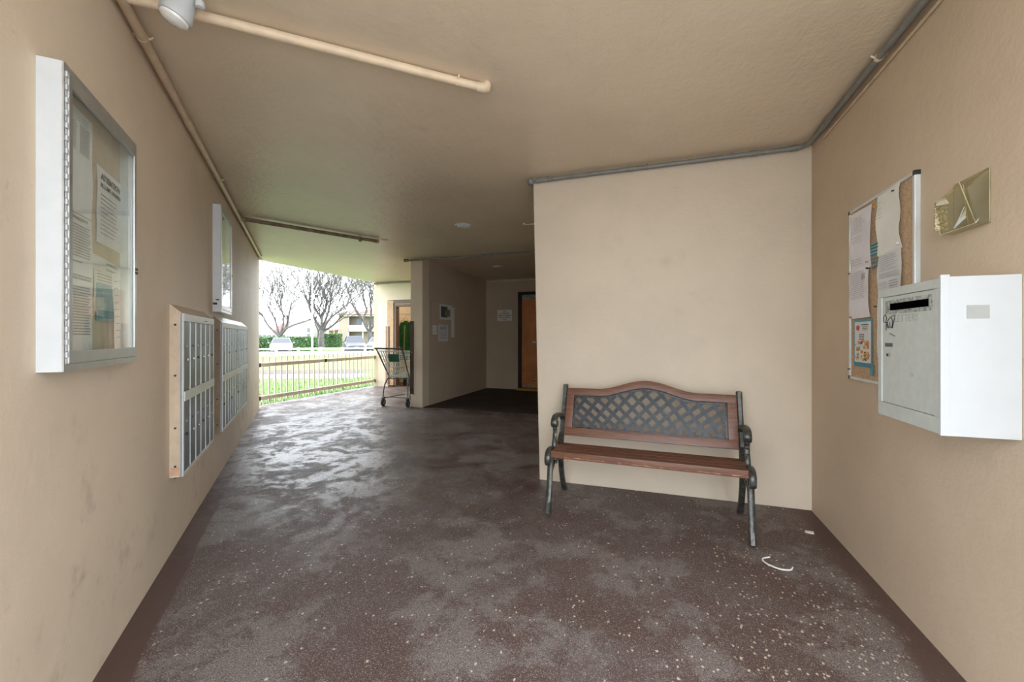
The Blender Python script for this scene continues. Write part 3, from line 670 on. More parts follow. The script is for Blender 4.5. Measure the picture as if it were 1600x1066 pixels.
# slot plate and slot
MB().box(-.0045, -.002, .046, w - .05, h - .096, h - .045).build('slot_surround', M_ROUGHGREY, dm)
MB().box(-.0065, -.004, .066, w - .088, h - .083, h - .058).build('letter_slot', M_DARKSLOT, dm, bevel=.0008)
TR = Matrix(((0, 0, -1, 0), (-1, 0, 0, 0), (0, 1, 0, 0), (0, 0, 0, 1)))   # text facing -X, reading towards -Y
text_mesh('letters_text', 'LETTERS', .036, M_INKFAINT, Matrix.Translation((-.0034, .195, h - .116)) @ TR, dm, bold=-.0004, sx=1.12)
st = MB()
def stroke(pts, r_=.0011): st.tube([(-.0042, y, z) for (y, z) in [(p[0], p[1]) for p in bezier([(a, b, 0) for a, b in pts], 5)]], r_, 5)
yb = w - .028; zb = h - .105
stroke([(yb - .008, zb), (yb - .020, zb + .008), (yb - .030, zb - .006), (yb - .022, zb - .022), (yb - .010, zb - .016), (yb - .008, zb)])
stroke([(yb - .052, zb - .006), (yb - .040, zb - .016), (yb - .034, zb - .036), (yb - .046, zb - .042), (yb - .030, zb - .020), (yb - .028, zb - .052)])
stroke([(yb - .052, zb - .002), (yb - .068, zb - .010), (yb - .070, zb - .034), (yb - .056, zb - .042), (yb - .052, zb - .02)])
stroke([(yb - .062, zb - .002), (yb - .088, zb + .004), (yb - .080, zb - .020), (yb - .070, zb - .044)])
stroke([(yb - .050, zb - .062), (yb - .070, zb - .068), (yb - .088, zb - .073)])
st.build('marker_scrawl', M_BLACK, dm, smooth=True)
MB().box(-.0045, -.003, w - .098, w - .048, .262, .276).build('lock_nameplate', M_INK, dm)
MB().tube([(-.003, w - .078, .232), (-.010, w - .078, .232)], .009, 14).build('lock_cylinder', M_CHROME, dm, smooth=True)
MB().tube([(-.0095, w - .078, .232), (-.0112, w - .078, .232)], .0055, 12).build('keyhole', M_BLACK, dm)
sp = MB()
for k in range(7): a = k * .9; sp.tube([(-.0034, .16 + .008 * math.cos(a), .17 + .006 * math.sin(a)), (-.0042, .16 + .008 * math.cos(a), .17 + .006 * math.sin(a))], .0012, 5)
sp.build('scratch_marks', M_INK, dm)
MB().box(.052, .104, -.0035, -.0018, h - .126, h - .086).build('sticker_residue', plain('sticker_grey', (.33, .34, .33), .7, var=.05), t, bevel=.0006)

# ------------------------------------------------------------ empty brochure holder
t = bpy.data.objects.new('brochure_holder', None); COL.objects.link(t); tag(t, 'empty yellowed clear plastic brochure holder above the letter box', 'brochure holder')
t.matrix_world = on_right(1.828, 1.622, .001)
# clear panels: back, slanted front, floor, ends (local x right, -y out)
w_, zt, zb_ = .085, .10, -.075
MB().box(-w_, w_, -.003, 0, zb_, zt).build('back_panel', M_ACRYL, t)
MB().hexa([(-w_, -.038, zb_), (w_, -.036, zb_), (w_, -.033, zb_), (-w_, -.035, zb_), (-w_, -.058, .035), (w_ * .55, -.056, .072), (w_ * .55, -.053, .072), (-w_, -.055, .035)]).build('front_panel', M_ACRYL, t)
MB().box(-w_, w_, -.038, 0, zb_ - .003, zb_).build('bottom_panel', M_ACRYL, t)
for x in (-w_, w_ - .003): MB().prism([(0, zb_), (-.037, zb_), (-.056, .04), (0, zt if x > 0 else .08)], x, x + .003, 'x').build('end_panel', M_ACRYL, t)
M_EDGE = plain('acrylic_edge', (.42, .38, .24), .3, var=.3)
M_GLINT = plain('acrylic_edge_glint', (.66, .66, .58), .2)  # pale colour stands in for glints on the lip and clear panels
def edges(name, mat, segs, rr=.0013):
    e_ = MB()
    for a, b in segs: e_.tube([a, b], rr, 6)
    e_.build(name, mat, t, smooth=True)
edges('moulded_edges', M_EDGE, (((-w_, 0, .08), (w_, 0, zt)), ((w_, -.002, zb_), (w_, -.002, zt)), ((w_, -.036, zb_), (w_ * .55, -.057, .072)), ((-w_, -.038, zb_), (-w_, -.058, .035))))
edges('lip_glints', M_GLINT, (((-w_, -.038, zb_), (w_, -.036, zb_)), ((-.01, -.002, zb_ + .01), (-.035, -.002, .085)), ((-.012, -.038, zb_ + .004), (.05, -.045, -.012)), ((-.012, -.038, zb_ + .004), (.05, -.040, -.045)), ((w_, -.036, zb_), (w_ + .002, -.03, zb_ + .012))), .0011)
MB().prism([(-.012, zb_ + .006), (.048, -.015), (.046, -.05)], -.041, -.040, 'y').build('paper_corner', M_PAPERG, t)
MB().box(-w_ - .001, -w_ + .006, -.056, -.02, zb_ + .015, .032).build('speckled_strip', plain('speckled_strip', (.42, .35, .22), .5, var=.9, scale=260), t)
MB().hexa([(-.075, -.055, .028), (-.012, -.052, .018), (-.012, -.054, .018), (-.075, -.057, .028), (-.068, -.055, .044), (-.030, -.052, .044), (-.030, -.054, .044), (-.068, -.057, .044)]).build('label_remnant', plain('peeling_label', (.70, .62, .50), .7), t)

# ------------------------------------------------------------ bench
t = thing('garden_bench', 'wood slatted garden bench with cast iron sides and lattice back against the wall', 'bench', (-.072, 2.695, 0), -.036)
BH = .60
for sx in (-1, 1):
    xa, xb = (sx * BH - .018, sx * BH + .018)
    cp = lambda pts, k=5: [(p[0], p[1]) for p in bezier([(a, b, 0) for a, b in pts], k)]
    MB().strap(cp([(.505, .805), (.480, .72), (.445, .62), (.405, .53), (.375, .46), (.352, .395)]), .034, xa, xb).build('back_post', M_IRON, t, smooth=True)
    MB().lathe([(.0, .012), (.018, .008), (.02, 0), (.018, -.006), (0, -.01)], (sx * BH, .507, .802), 12).build('post_knob', M_IRON, t, smooth=True)
    MB().strap(cp([(.36, .385), (.25, .372), (.14, .375), (.05, .385)]), .028, xa, xb).build('seat_rail', M_IRON, t, smooth=True)
    ar = MB(); ar.strap(cp([(.415, .555), (.375, .59), (.30, .612), (.215, .618), (.165, .605), (.145, .578), (.158, .555), (.182, .556), (.184, .575), (.170, .582)], 6), [.026] * 61, xa - .003, xb + .003)
    for k in range(5): ar.lathe([(0, -.006), (.006, 0), (0, .006)], (sx * BH, .40 - k * .03, .575 + k * .008), 6)
    ar.build('armrest', M_IRON, t, smooth=True)
    sp_ = MB().strap(cp([(.160, .560), (.178, .52), (.168, .475), (.145, .435), (.140, .39)]), .018, xa + .004, xb - .004)
    for k in range(4): sp_.lathe([(0, -.009), (.012, -.003), (.012, .004), (0, .009)], (sx * BH, .166 + .006 * math.sin(k * 2), .54 - k * .035), 8)
    sp_.build('arm_support', M_IRON, t, smooth=True)
    MB().strap(cp([(.405, .53), (.375, .47), (.315, .425), (.25, .405), (.19, .398)]), .018, xa, xb).build('arm_curve', M_IRON, t, smooth=True)
    MB().strap(cp([(.12, .405), (.06, .418), (.005, .410), (-.022, .380), (-.018, .342), (.004, .330)]), [.026] * 26, xa, xb).build('front_scroll', M_IRON, t, smooth=True)
    MB().strap(cp([(.062, .385), (.052, .30), (.034, .20), (.014, .10), (.002, .03), (-.010, .0)]), [.040 - .012 * math.sin(PI * min(1, i / 20)) for i in range(26)], xa, xb).build('front_leg', M_IRON, t, smooth=True)
    MB().strap(cp([(.335, .385), (.338, .30), (.358, .20), (.395, .11), (.44, .04), (.478, .0)]), [.036] * 21 + [.04] * 5, xa, xb).build('rear_leg', M_IRON, t, smooth=True)
    br = MB().strap(cp([(.036, .20), (.075, .27), (.13, .302), (.195, .308), (.26, .302), (.315, .27), (.352, .21)]), .020, xa + .004, xb - .004)
    for y_ in (.16, .20, .24): br.strap([(y_, .31), (y_ + .004, .33), (y_, .352)], [.016, .010, .014], xa + .006, xb - .006)
    br.strap([(.185, .30), (.195, .285), (.205, .30)], .012, xa + .006, xb - .006)
    br.build('leg_brace', M_IRON, t, smooth=True)
SL = BH - .018
for k, y_ in enumerate((.036, .115, .194, .273)):
    th_ = .046 if k == 0 else .024
    zt_ = .418 - .004 * k
    sl = MB().box(-SL - .016, SL + .016, y_ - .031, y_ + .031, zt_ - th_, zt_).build('seat_slat', M_WOOD, t, bevel=.006, smooth=True)
    if k == 0: MB().box(-SL - .012, SL + .012, y_ - .0318, y_ - .030, zt_ - th_ + .008, zt_ - th_ + .017).build('worn_edge', M_WORN, sl)
# back frame in the leaning plane: local (x, q) -> (x, y(q), z(q))
def bp(x, q, off=0):
    y_ = .372 + (q - .445) * .36; nrm = Vector((0, -.94, .34)); p = Vector((x, y_, q)) + nrm * off; return tuple(p)
def top(x): u_ = abs(x) / SL; return .735 + (.068 * (.5 + .5 * math.cos(PI * u_ / .60)) if u_ < .60 else 0) - .004 * u_
def plate(xs, lo, hi, a, b, name, mat, par):
    mm = MB(); n = len(xs)
    for off in (a, b):
        for x in xs: mm.v.append(bp(x, lo(x), off)); mm.v.append(bp(x, hi(x), off))
    for i in range(n - 1):
        p = 2 * i; mm.f.append((p, p + 2, p + 3, p + 1)); q = p + 2 * n; mm.f.append((q, q + 1, q + 3, q + 2))
        mm.f.append((p, p + 2 * n, p + 2 + 2 * n, p + 2)); mm.f.append((p + 1, p + 3, p + 3 + 2 * n, p + 1 + 2 * n))
    mm.f.append((0, 1, 1 + 2 * n, 2 * n)); e = 2 * (n - 1); mm.f.append((e, e + 2 * n, e + 1 + 2 * n, e + 1))
    return mm.build(name, mat, par, bevel=.003 if len(xs) < 50 else 0, smooth=True)
xs = [-SL + 2 * SL * i / 40 for i in range(41)]
plate(xs, lambda x: top(x), lambda x: top(x) + .052, -.012, .014, 'top_rail', M_WOOD, t)
plate([-SL, 0, SL], lambda x: .445, lambda x: .500, -.012, .014, 'bottom_rail', M_WOOD, t)
XI = SL - .058
for sx in (-1, 1): plate([min(sx * SL, sx * XI), max(sx * SL, sx * XI)], lambda x: .500, lambda x: top(SL) + .002, -.012, .014, 'stile', M_WOOD, t)
lat = MB()
# lattice border, then woven straps
lp = plate([-XI + 2 * XI * i / 40 for i in range(41)], lambda x: top(x) - .014, lambda x: top(x) + .001, -.006, .003, 'lattice_panel', M_PEWTER, t)
plate([-XI, 0, XI], lambda x: .499, lambda x: .510, -.006, .003, 'lattice_border', M_PEWTER, lp)
for sx in (-1, 1): plate([min(sx * XI, sx * (XI - .014)), max(sx * XI, sx * (XI - .014))], lambda x: .505, lambda x: top(SL), -.006, .003, 'lattice_border', M_PEWTER, lp)
def inside(x, q, mrg=0.006): return abs(x) < XI - mrg and .503 < q < top(x) - mrg
def stream(x, q, fam):
    pts = []
    for sg in (-1, 1):
        cx, cq = x, q; seg = []
        for _ in range(140):
            u_ = max(-1.2, min(1.2, cx / XI)); ang = R(45 - 13 * u_) if fam == 0 else R(180 - 45 - 13 * u_)
            seg.append((cx, cq)); cx += sg * .008 * math.cos(ang); cq += sg * .008 * math.sin(ang)
            if cq < .40 or cq > .92 or abs(cx) > .9: break
        pts = seg[::-1] + pts[1:] if sg == 1 and False else (seg[::-1] + pts if sg == -1 else pts + seg[1:])
    return pts
wS = .0128
for fam in (0, 1):
    for k in range(-14, 15):
        pts = stream((k + .5) * .092, .615, fam)
        run = []; runs = []
        for p in pts:
            if inside(*p): run.append(p)
            elif run: runs.append(run); run = []
        if run: runs.append(run)
        for rn in runs:
            if len(rn) < 3: continue
            mm = MB(); of = .0035 if fam else -.001
            for (a_, b_, oo) in ((-wS, wS, of), (-wS * .78, -wS * .50, of + .0022), (-wS * .14, wS * .14, of + .0022), (wS * .50, wS * .78, of + .0022)):
                o_ = len(mm.v)
                for i, (x, q) in enumerate(rn):
                    pa = rn[max(0, i - 1)]; pb = rn[min(len(rn) - 1, i + 1)]; dx, dq = pb[0] - pa[0], pb[1] - pa[1]; L = math.hypot(dx, dq) or 1
                    nx, nq = -dq / L, dx / L
                    mm.v += [bp(x + nx * a_, q + nq * a_, oo - .004), bp(x + nx * b_, q + nq * b_, oo - .004), bp(x + nx * b_, q + nq * b_, oo), bp(x + nx * a_, q + nq * a_, oo)]
                for i in range(len(rn) - 1):
                    for c_ in range(4): a2 = o_ + i * 4 + c_; b2_ = o_ + i * 4 + (c_ + 1) % 4; mm.f.append((a2, b2_, b2_ + 4, a2 + 4))
            mm.build('lattice_strap', M_PEWTER, lp)
for sx in (-1, 1):
    for q in (.47, .72): MB().tube([bp(sx * (SL - .02), q, .012), bp(sx * (SL - .02), q, .017)], .006, 8).build('bolt', M_IRON, t)

# ------------------------------------------------------------ litter on the floor
MB().hexa([(.862, 2.945, .001), (.905, 2.935, .001), (.910, 2.962, .001), (.868, 2.972, .001), (.862, 2.945, .006), (.905, 2.935, .004), (.910, 2.962, .008), (.868, 2.972, .005)]).build('paper_scrap', M_DEBRIS)
tag(bpy.data.objects['paper_scrap.001'] if 'paper_scrap.001' in bpy.data.objects else bpy.data.objects['paper_scrap'], 'small white paper scrap on the floor near the right wall corner', 'litter')
MB().tube(bezier([(.585, 2.55, .004), (.545, 2.52, .004), (.552, 2.475, .004), (.60, 2.435, .005), (.645, 2.425, .012), (.662, 2.445, .018)], 6), .0038, 6).build('plastic_strap', M_DEBRIS, smooth=True)
tag(bpy.data.objects['plastic_strap'], 'curved white plastic strap lying on floor right of the bench', 'litter')

# ------------------------------------------------------------ pier guard, alcove wall items
t = thing('corner_guard', 'dark brown metal corner guard screwed to the pier beside the cart', 'corner guard', (-3.865, 6.098, .22))
MB().prism([(-.034, .004), (-.034, -.012), (.034, -.012), (.034, .0), (.028, .0), (.028, -.006), (-.028, -.006), (-.028, .004)], 0, 1.23, 'z').build('channel', M_BROWNGUARD, t, bevel=.001)
for z in (.10, .70, 1.15): MB().lathe([(0, -.003), (.007, -.003), (.008, .0), (.0, .002)], (.0, -.013, z), 10, Matrix.Rotation(R(90), 4, 'X')).build('screw', M_CHROME, t)
sheet('picture_poster', 'dark picture poster on the alcove side wall, upper of the papers', 'poster', on_side(6.93, 1.645), .50, .28, M_PAPERG, (), 31, .003)
tp = [o for o in bpy.data.objects if o.get('label', '').startswith('dark picture poster')][0]
MB().box(-.20, .05, -.0048, -.004, -.10, .10).build('dark_print', M_DKPRINT, tp); MB().box(-.05, .16, -.0056, -.0046, -.08, .05).build('green_print', plain('olive_print', (.16, .20, .09), .6, var=.5, scale=12), tp)
sheet('paper_notice', 'white printed notice with border, lower of the alcove wall papers', 'paper', on_side(6.82, 1.255), .38, .30, M_PAPERG, rows(.08, .3, 4, .15, .85, .03) + rows(.4, .85, 8, .1, .9, .015), 32, .003, M_INK)
sheet('paper_notice', 'narrow pale strip of paper at right of the alcove wall papers', 'paper', on_side(7.20, 1.46), .13, .58, M_PAPERC, rows(.1, .9, 12, .2, .8, .01), 33, .003, M_INKFAINT)
sheet('paper_scrap', 'small torn pale scrap at left of the alcove wall papers', 'paper', on_side(6.50, 1.31), .15, .16, M_PAPERC, rows(.3, .7, 2, .3, .7, .08), 34, .006)
mm = MB(); mm.box(-.004, .004, -.004, 0, -.24, .22).box(.0, .22, -.004, 0, .205, .22); o = mm.build('adhesive_outline', plain('pinkish_adhesive', (.40, .30, .28), .7)); o.matrix_world = on_side(6.37, 1.61)
tag(o, 'pinkish adhesive outline left on the alcove side wall around papers', 'adhesive strip')
t = thing('wall_sign', 'small white sign with dark capitals on the alcove end wall by the door', 'sign', (-3.215, 8.897, 1.675))
MB().box(-.175, .175, -.006, 0, -.125, .125).build('sign_panel', M_PAPERC, t, bevel=.002)
for (z, s_, x0_) in ((.09, 'THIS', 0), (.045, 'IS A PRIVATE', 0), (.0, 'PROPERTY NO SOLICITING', 0), (-.045, 'USE OF CAMERAS', 0), (-.09, 'AT ALL', 0)):
    text_mesh('sign_text', s_, .040, M_INK, Matrix.Translation((0, -.0072, z)) @ TM, t, bold=.0008, sx=.66 if len(s_) > 15 else .9)

# alcove door
t = thing('alcove_door', 'orange wooden door in dark frame at the alcove end', 'door', (-2.89, 8.9, .045))
fr = MB(); fr.box(0, .075, -.03, .05, 0, 2.145).box(.075, .99, -.03, .05, 2.08, 2.145).box(.932, .99, -.03, .05, 0, 2.08); fr.build('door_frame', M_DOORF, t, bevel=.003)
MB().box(.075, .93, .03, .05, 1.985, 2.08).build('transom', plain('transom_glass', (.32, .33, .31), .2, var=.4, scale=20), t)
lf = MB().box(.079, .93, .015, .045, .07, 1.975).build('door_leaf', M_DOORW, t, bevel=.002)
MB().box(.079, .93, .012, .045, .02, .062).build('kick_plate', plain('pale_kick_plate', (.50, .36, .26), .4), t)
for z in (1.0, .20):
    MB().tube([(.36, .015, z), (.36, -.03, z), (.42, -.04, z - .01)], .014, 8).build('door_lever', M_CHROME, lf, smooth=True)
    MB().box(.325, .395, .008, .016, z - .04, z + .04).build('lock_plate', M_CHROME, lf, bevel=.003)

# ------------------------------------------------------------ closet doorway in far wall
t = thing('closet_door_frame', 'tan and brown wooden frame around the closet opening', 'door frame', (-6.02, 8.45, 0))
MB().box(.0, .17, -.03, .12, .04, 2.05).build('jamb', M_JAMB, t, bevel=.003)
MB().box(.17, .235, -.015, .12, .04, 1.93).build('inner_jamb', M_BROWN, t, bevel=.003)
MB().box(.17, 1.17, -.03, .12, 1.985, 2.05).build('head_rail', M_BROWN, t, bevel=.003)
MB().box(.17, 1.17, -.01, .12, 1.905, 1.955).build('inner_head_rail', M_BROWN, t, bevel=.003)
MB().box(.17, 1.17, .0, .12, 1.955, 1.985).build('pale_bead', M_JAMB, t)
MB().box(1.06, 1.17, -.03, .12, .04, 1.985).build('jamb', M_JAMB, t, bevel=.003)
m = MB().box(-.035, .002, -.018, 0, 0, 1.36).build('wooden_batten', plain('pinkish_timber', (.48, .31, .24), .7), None, bevel=.002); m.location = (-6.05, 8.446, .08)
tag(m, 'pinkish timber batten upright on white wall left of the closet frame', 'batten')
m = MB().box(-.018, .018, -.012, 0, 0, 1.38).build('dark_batten', M_BROWN, None, bevel=.002); m.location = (-5.975, 8.418, .06)
tag(m, 'narrow dark brown batten standing against the tan closet jamb', 'batten')
m = MB().box(-.45, .35, -.2, .2, 0, .19).build('low_black_block', M_BLACK, None, bevel=.02); m.location = (-5.35, 8.95, .001)  # plain low black block across the closet floor
tag(m, 'low black block on the closet floor behind the cart', 'block')
# unseen lamp added to brighten the closet, on its ceiling behind the head rail
t = thing('closet_fill_lamp', 'unseen bare lamp added on the closet ceiling to brighten it', 'lamp', (-5.4, 9.2, CZ))
MB().lathe([(.04, 0), (.04, -.02), (.02, -.04), (.018, -.05)], (0, 0, 0), 14).build('fill_lamp_holder', M_WHITE, t, smooth=True)
ld = bpy.data.lights.new('closet_fill', 'POINT'); ld.energy = 3; ld.color = (1, .93, .82); ld.shadow_soft_size = .035  # added light, its source is unseen
lo = bpy.data.objects.new('closet_fill', ld); COL.objects.link(lo); lo.parent = t; lo.location = (0, 0, -.09)
# hanging green coat
t = thing('green_coat', 'green coat with pale lining on a hanger in the closet', 'coat', (-5.98, 9.15, 1.60))
cm = MB(); seg = 22
prof = [(.0, .04, .03), (-.03, .08, .05), (-.08, .13, .07), (-.25, .14, .085), (-.5, .145, .09), (-.75, .15, .095), (-1.0, .16, .10)]
for (z, rx, ry) in prof:
    for k in range(seg):
        a = 2 * PI * k / seg; wv = 1 + .09 * math.sin(6 * a + z * 3) * min(1, -z * 4); cm.v.append((rx * wv * math.cos(a), ry * wv * math.sin(a), z))
for i in range(len(prof) - 1):
    for k in range(seg): a = i * seg + k; b = i * seg + (k + 1) % seg; cm.f.append((a, b, b + seg, a + seg))
cm.f.append(tuple(range(seg)))
cm.f.append(tuple((len(prof) - 1) * seg + k for k in range(seg)))
cm.build('coat_body', M_COATG, t, smooth=True)
MB().hexa([(-.02, -.11, -1.0), (.035, -.11, -1.0), (.035, -.08, -1.0), (-.02, -.08, -1.0), (0, -.085, -.12), (.03, -.085, -.12), (.03, -.06, -.12), (0, -.06, -.12)]).build('lining', M_COATL, t)
for sx in (-1, 1): MB().tube(bezier([(sx * .10, 0, -.05), (sx * .14, -.02, -.2), (sx * .16, -.03, -.45), (sx * .16, -.04, -.65)], 4), [.05] * 12 + [.045], 10).build('sleeve', M_COATG, t, smooth=True)
MB().tube(bezier([(-.14, -.02, -.02), (-.07, -.02, .02), (0, -.02, .06), (.07, -.02, .02), (.14, -.02, -.02)], 4), .007, 8).build('hanger', plain('pink_hanger', (.6, .28, .2), .5), t, smooth=True)
MB().tube([(0, -.02, .06), (0, -.02, .12), (.02, -.02, .15), (.04, -.02, .13)], .004, 6).build('hanger_hook', M_CHROME, t, smooth=True)
m = MB().tube([(-6.29, 9.13, 1.765), (-4.61, 9.13, 1.765)], .012, 10).build('clothes_rail', M_CHROME, smooth=True); tag(m, 'thin metal clothes rail across the closet', 'rail')

# ------------------------------------------------------------ shopping cart
t = thing('shopping_cart', 'wire shopping cart with green child seat flap beside the pier', 'shopping cart', (-4.16, 6.06, 0), R(1.5))
fr = MB()
for sx in (-1, 1):
    fr.tube(bezier([(sx * .245, -.20, .985), (sx * .235, -.12, .86), (sx * .205, .05, .58), (sx * .195, .12, .485), (sx * .20, .06, .462), (sx * .225, .01, .36), (sx * .242, -.01, .17), (sx * .235, .06, .135), (sx * .15, .78, .135)], 5), .0115, 8)
    fr.tube([(sx * .185, .14, .48), (sx * .15, .72, .52)], .009, 8); fr.tube([(sx * .15, .60, .51), (sx * .15, .74, .14)], .009, 8)
fr.tube([(-.242, .02, .15), (.242, .02, .15)], .008, 8); fr.tube([(-.15, .78, .135), (.15, .78, .135)], .010, 8); fr.tube([(-.20, .08, .465), (.20, .08, .465)], .009, 8)
fr.build('frame', M_CARTMETAL, t, smooth=True)
MB().tube([(-.275, -.20, .99), (.275, -.20, .99)], .015, 12).build('handle', M_CARTMETAL, t, smooth=True)
bk = MB(); wr = .0042
# corners: rear top, rear bottom, front top, front bottom
def side(sx, a, b):   # a along length 0..1, b height 0..1
    top_ = Vector((sx * (.245 - .055 * a), -.13 + 1.0 * a, .945 - .03 * a)); bot = Vector((sx * (.195 - .05 * a), .08 + .70 * a, .49 + .05 * a)); return bot.lerp(top_, b)
for sx in (-1, 1):
    for i in range(17): bk.tube([side(sx, i / 16, 0), side(sx, i / 16, 1)], wr, 5, cap=False)
    for j in range(7): bk.tube([side(sx, 0, j / 6), side(sx, 1, j / 6)], wr * (1.9 if j in (0, 6) else 1), 5, cap=False)
for a in (0, 1):
    for i in range(13): f_ = i / 12; bk.tube([side(-1, a, 0).lerp(side(1, a, 0), f_), side(-1, a, 1).lerp(side(1, a, 1), f_)], wr, 5, cap=False)
    for j in range(6): bk.tube([side(-1, a, j / 5), side(1, a, j / 5)], wr * (1.9 if j in (0, 5) else 1), 5, cap=False)
for i in range(8): f_ = i / 7; bk.tube([side(-1, 0, 0).lerp(side(1, 0, 0), f_), side(-1, 1, 0).lerp(side(1, 1, 0), f_)], wr, 5, cap=False)
for i in range(8): bk.tube([side(-1, i / 7, 0), side(1, i / 7, 0)], wr, 5, cap=False)
tag(bk.build('wire_basket', M_WIRE, t), kind='stuff')
MB().hexa([(-.075, -.085, .765), (.12, -.085, .765), (.12, -.075, .765), (-.075, -.075, .765), (-.08, -.115, .895), (.125, -.115, .895), (.125, -.105, .895), (-.08, -.105, .895)]).build('child_seat_flap', M_GREEN, t, bevel=.004)
ty = MB()
for i in range(7): x = -.13 + .26 * i / 6; ty.tube([(x * 1.3, .10, .20), (x, .76, .16)], .003, 5)
ty.build('lower_rack', M_WIRE, t)
for (cx, cy) in ((-.24, -.01), (.24, -.01), (-.15, .76), (.15, .76)):
    ca = thing('caster', None, None, (cx, cy, 0)); ca.parent = t
    for k in ('label', 'category'):
        if k in ca: del ca[k]
    MB().tube([(-.014, 0, .0625), (-.011, 0, .0625), (.011, 0, .0625), (.014, 0, .0625)], [.054, .0625, .0625, .054], 22).build('wheel', M_RUBBER, ca, smooth=True)
    MB().tube([(-.017, 0, .0625), (.017, 0, .0625)], .024, 12).build('hub', M_WIRE, ca, smooth=True)
    MB().box(-.024, -.018, -.016, .016, .05, .145).box(.018, .024, -.016, .016, .05, .145).box(-.024, .024, -.02, .02, .135, .145).build('fork', M_CARTMETAL, ca)

# ------------------------------------------------------------ railing
t = thing('picket_railing', 'beige metal picket railing along the open side above the lawn', 'railing', (-6.40, 5.33, 0))
for (ya, yb) in ((.0, 1.52), (1.52, 3.14)):
    for z in (.70, .13): MB().box(-.018, .018, ya + .003, yb - .003, z - .032, z + .032).build('rail', M_FENCER, t, bevel=.004)
pk = None
for i in range(24):
    y_ = .10 + i * .128
    if pk is None: pk = MB().box(-.035, -.017, -.009, .009, .045, .835).build('picket', M_FENCE, t, bevel=.002)
    else: o = pk.copy(); COL.objects.link(o); o.parent = t
    (pk if i == 0 else o).location = (0, y_, 0)
for (y_, z) in ((.0, .70), (.0, .13), (1.52, .70), (3.12, .70), (3.12, .13)): MB().box(-.022, .026, y_ - .022, y_ + .022, z - .036, z + .036).build('bracket', M_BLACK, t, bevel=.004)
# fence of car park
d0 = 30
t = thing('car_park_fence', 'low white two rail fence between lawn and car park', 'fence', DW(-19, d0)); t.rotation_euler = (0, 0, R(18.86))
for i in range(9):
    x = i * 1.6 + .4; p = DW(-19 + x, d0); dz = p.z - t.location.z
    MB().box(x - .07, x + .07, -.07, .07, dz, dz + .66).build('post', M_VINYL, t)
    if i < 8:
        p2 = DW(-19 + x + 1.6, d0); e = p2.z - t.location.z
        for zz in (.56, .30): MB().hexa([(x, -.02, dz + zz - .06), (x + 1.6, -.02, e + zz - .06), (x + 1.6, .02, e + zz - .06), (x, .02, dz + zz - .06), (x, -.02, dz + zz + .06), (x + 1.6, -.02, e + zz + .06), (x + 1.6, .02, e + zz + .06), (x, .02, dz + zz + .06)]).build('rail', M_VINYL, t)

# ------------------------------------------------------------ cars
def car(label, lat, d, yaw, paint, suv=0):
    p = DW(lat, d); t = thing('car', label, 'car', p, R(18.86) + yaw, 'cars parked beyond the low white fence')
    L, W, H = 4.4, 1.8, 1.42 + suv * .22
    # stations along y (front at -y): (y, half width low, z low, z belt)
    st_ = [(-2.2, .78, .28, .62), (-2.05, .86, .22, .74), (-1.2, .90, .20, .88), (-.9, .90, .20, .95), (.9, .90, .20, .98 + suv * .04), (1.9, .88, .22, .95 + suv * .08), (2.2, .80, .30, .80)]
    b = MB()
    for (y, hw, zl, zh) in st_:
        b.v += [(-hw * .93, y, zl), (-hw, y, zl + .15), (-hw, y, zh - .12), (-hw * .88, y, zh), (hw * .88, y, zh), (hw, y, zh - .12), (hw, y, zl + .15), (hw * .93, y, zl)]
    for i in range(len(st_) - 1):
        for k in range(8): a = i * 8 + k; c = i * 8 + (k + 1) % 8; b.f.append((a, c, c + 8, a + 8))
    b.f.append(tuple(range(8))); b.f.append(tuple(48 + k for k in range(8)))
    b.build('car_body', paint, t, smooth=True)
    r0, r1, r2, r3 = -.95, -.25, .9 + suv * .5, 1.75 + suv * .2; zb_ = .90
    def slab(inset, z0_, z1_, ex):
        return [(-.80 + inset, r0 - ex, z0_), (.80 - inset, r0 - ex, z0_), (.80 - inset, r3 + ex, z0_), (-.80 + inset, r3 + ex, z0_), (-.60 + inset, r1 - ex, z1_), (.60 - inset, r1 - ex, z1_), (.60 - inset, r2 + ex, z1_), (-.60 + inset, r2 + ex, z1_)]
    MB().hexa(slab(0, zb_, H - .04, 0)).build('windows', M_GLASSD, t)
    MB().hexa([(-.62, r1 - .04, H - .06), (.62, r1 - .04, H - .06), (.62, r2 + .04, H - .06), (-.62, r2 + .04, H - .06), (-.56, r1 + .04, H), (.56, r1 + .04, H), (.56, r2 - .04, H), (-.56, r2 - .04, H)]).build('roof', paint, t)
    for sx in (-1, 1):
        MB().tube([(sx * .80, r0, zb_), (sx * .61, r1, H - .03)], .03, 6).build('pillar', paint, t)
        MB().tube([(sx * .80, r3, zb_), (sx * .61, r2, H - .03)], .04, 6).build('pillar', paint, t)
        for y in (-1.35, 1.35): MB().tube([(sx * .92, y, .32), (sx * .70, y, .32)], .32, 18).build('wheel', M_RUBBER, t, smooth=True)
        MB().box(sx * .70 - .12, sx * .70 + .12, -2.17, -2.08, .56, .68).build('headlight', plain('headlamp', (.7, .72, .74), .15), t)
        MB().box(sx * 1.0 - .08, sx * 1.0 + .08, -.80, -.72, .92, 1.04).build('mirror', paint, t)
    MB().box(-.50, .50, -2.23, -2.18, .30, .42).build('grille', M_BLACK, t)
    MB().box(-.85, .85, -2.1, 2.1, .16, .24).build('underside', M_BLACK, t)
    MB().box(-.16, .16, -2.24, -2.21, .44, .54).build('number_plate', M_PAPER, t)
    return t
car('white car seen head on in front of the hedge', (440 - 800) / 650 * 38, 38, .485, M_CARW)
car('silver grey car parked nose on behind the low fence, middle', (541 - 800) / 650 * 38, 40, .45, M_CARD, .6)
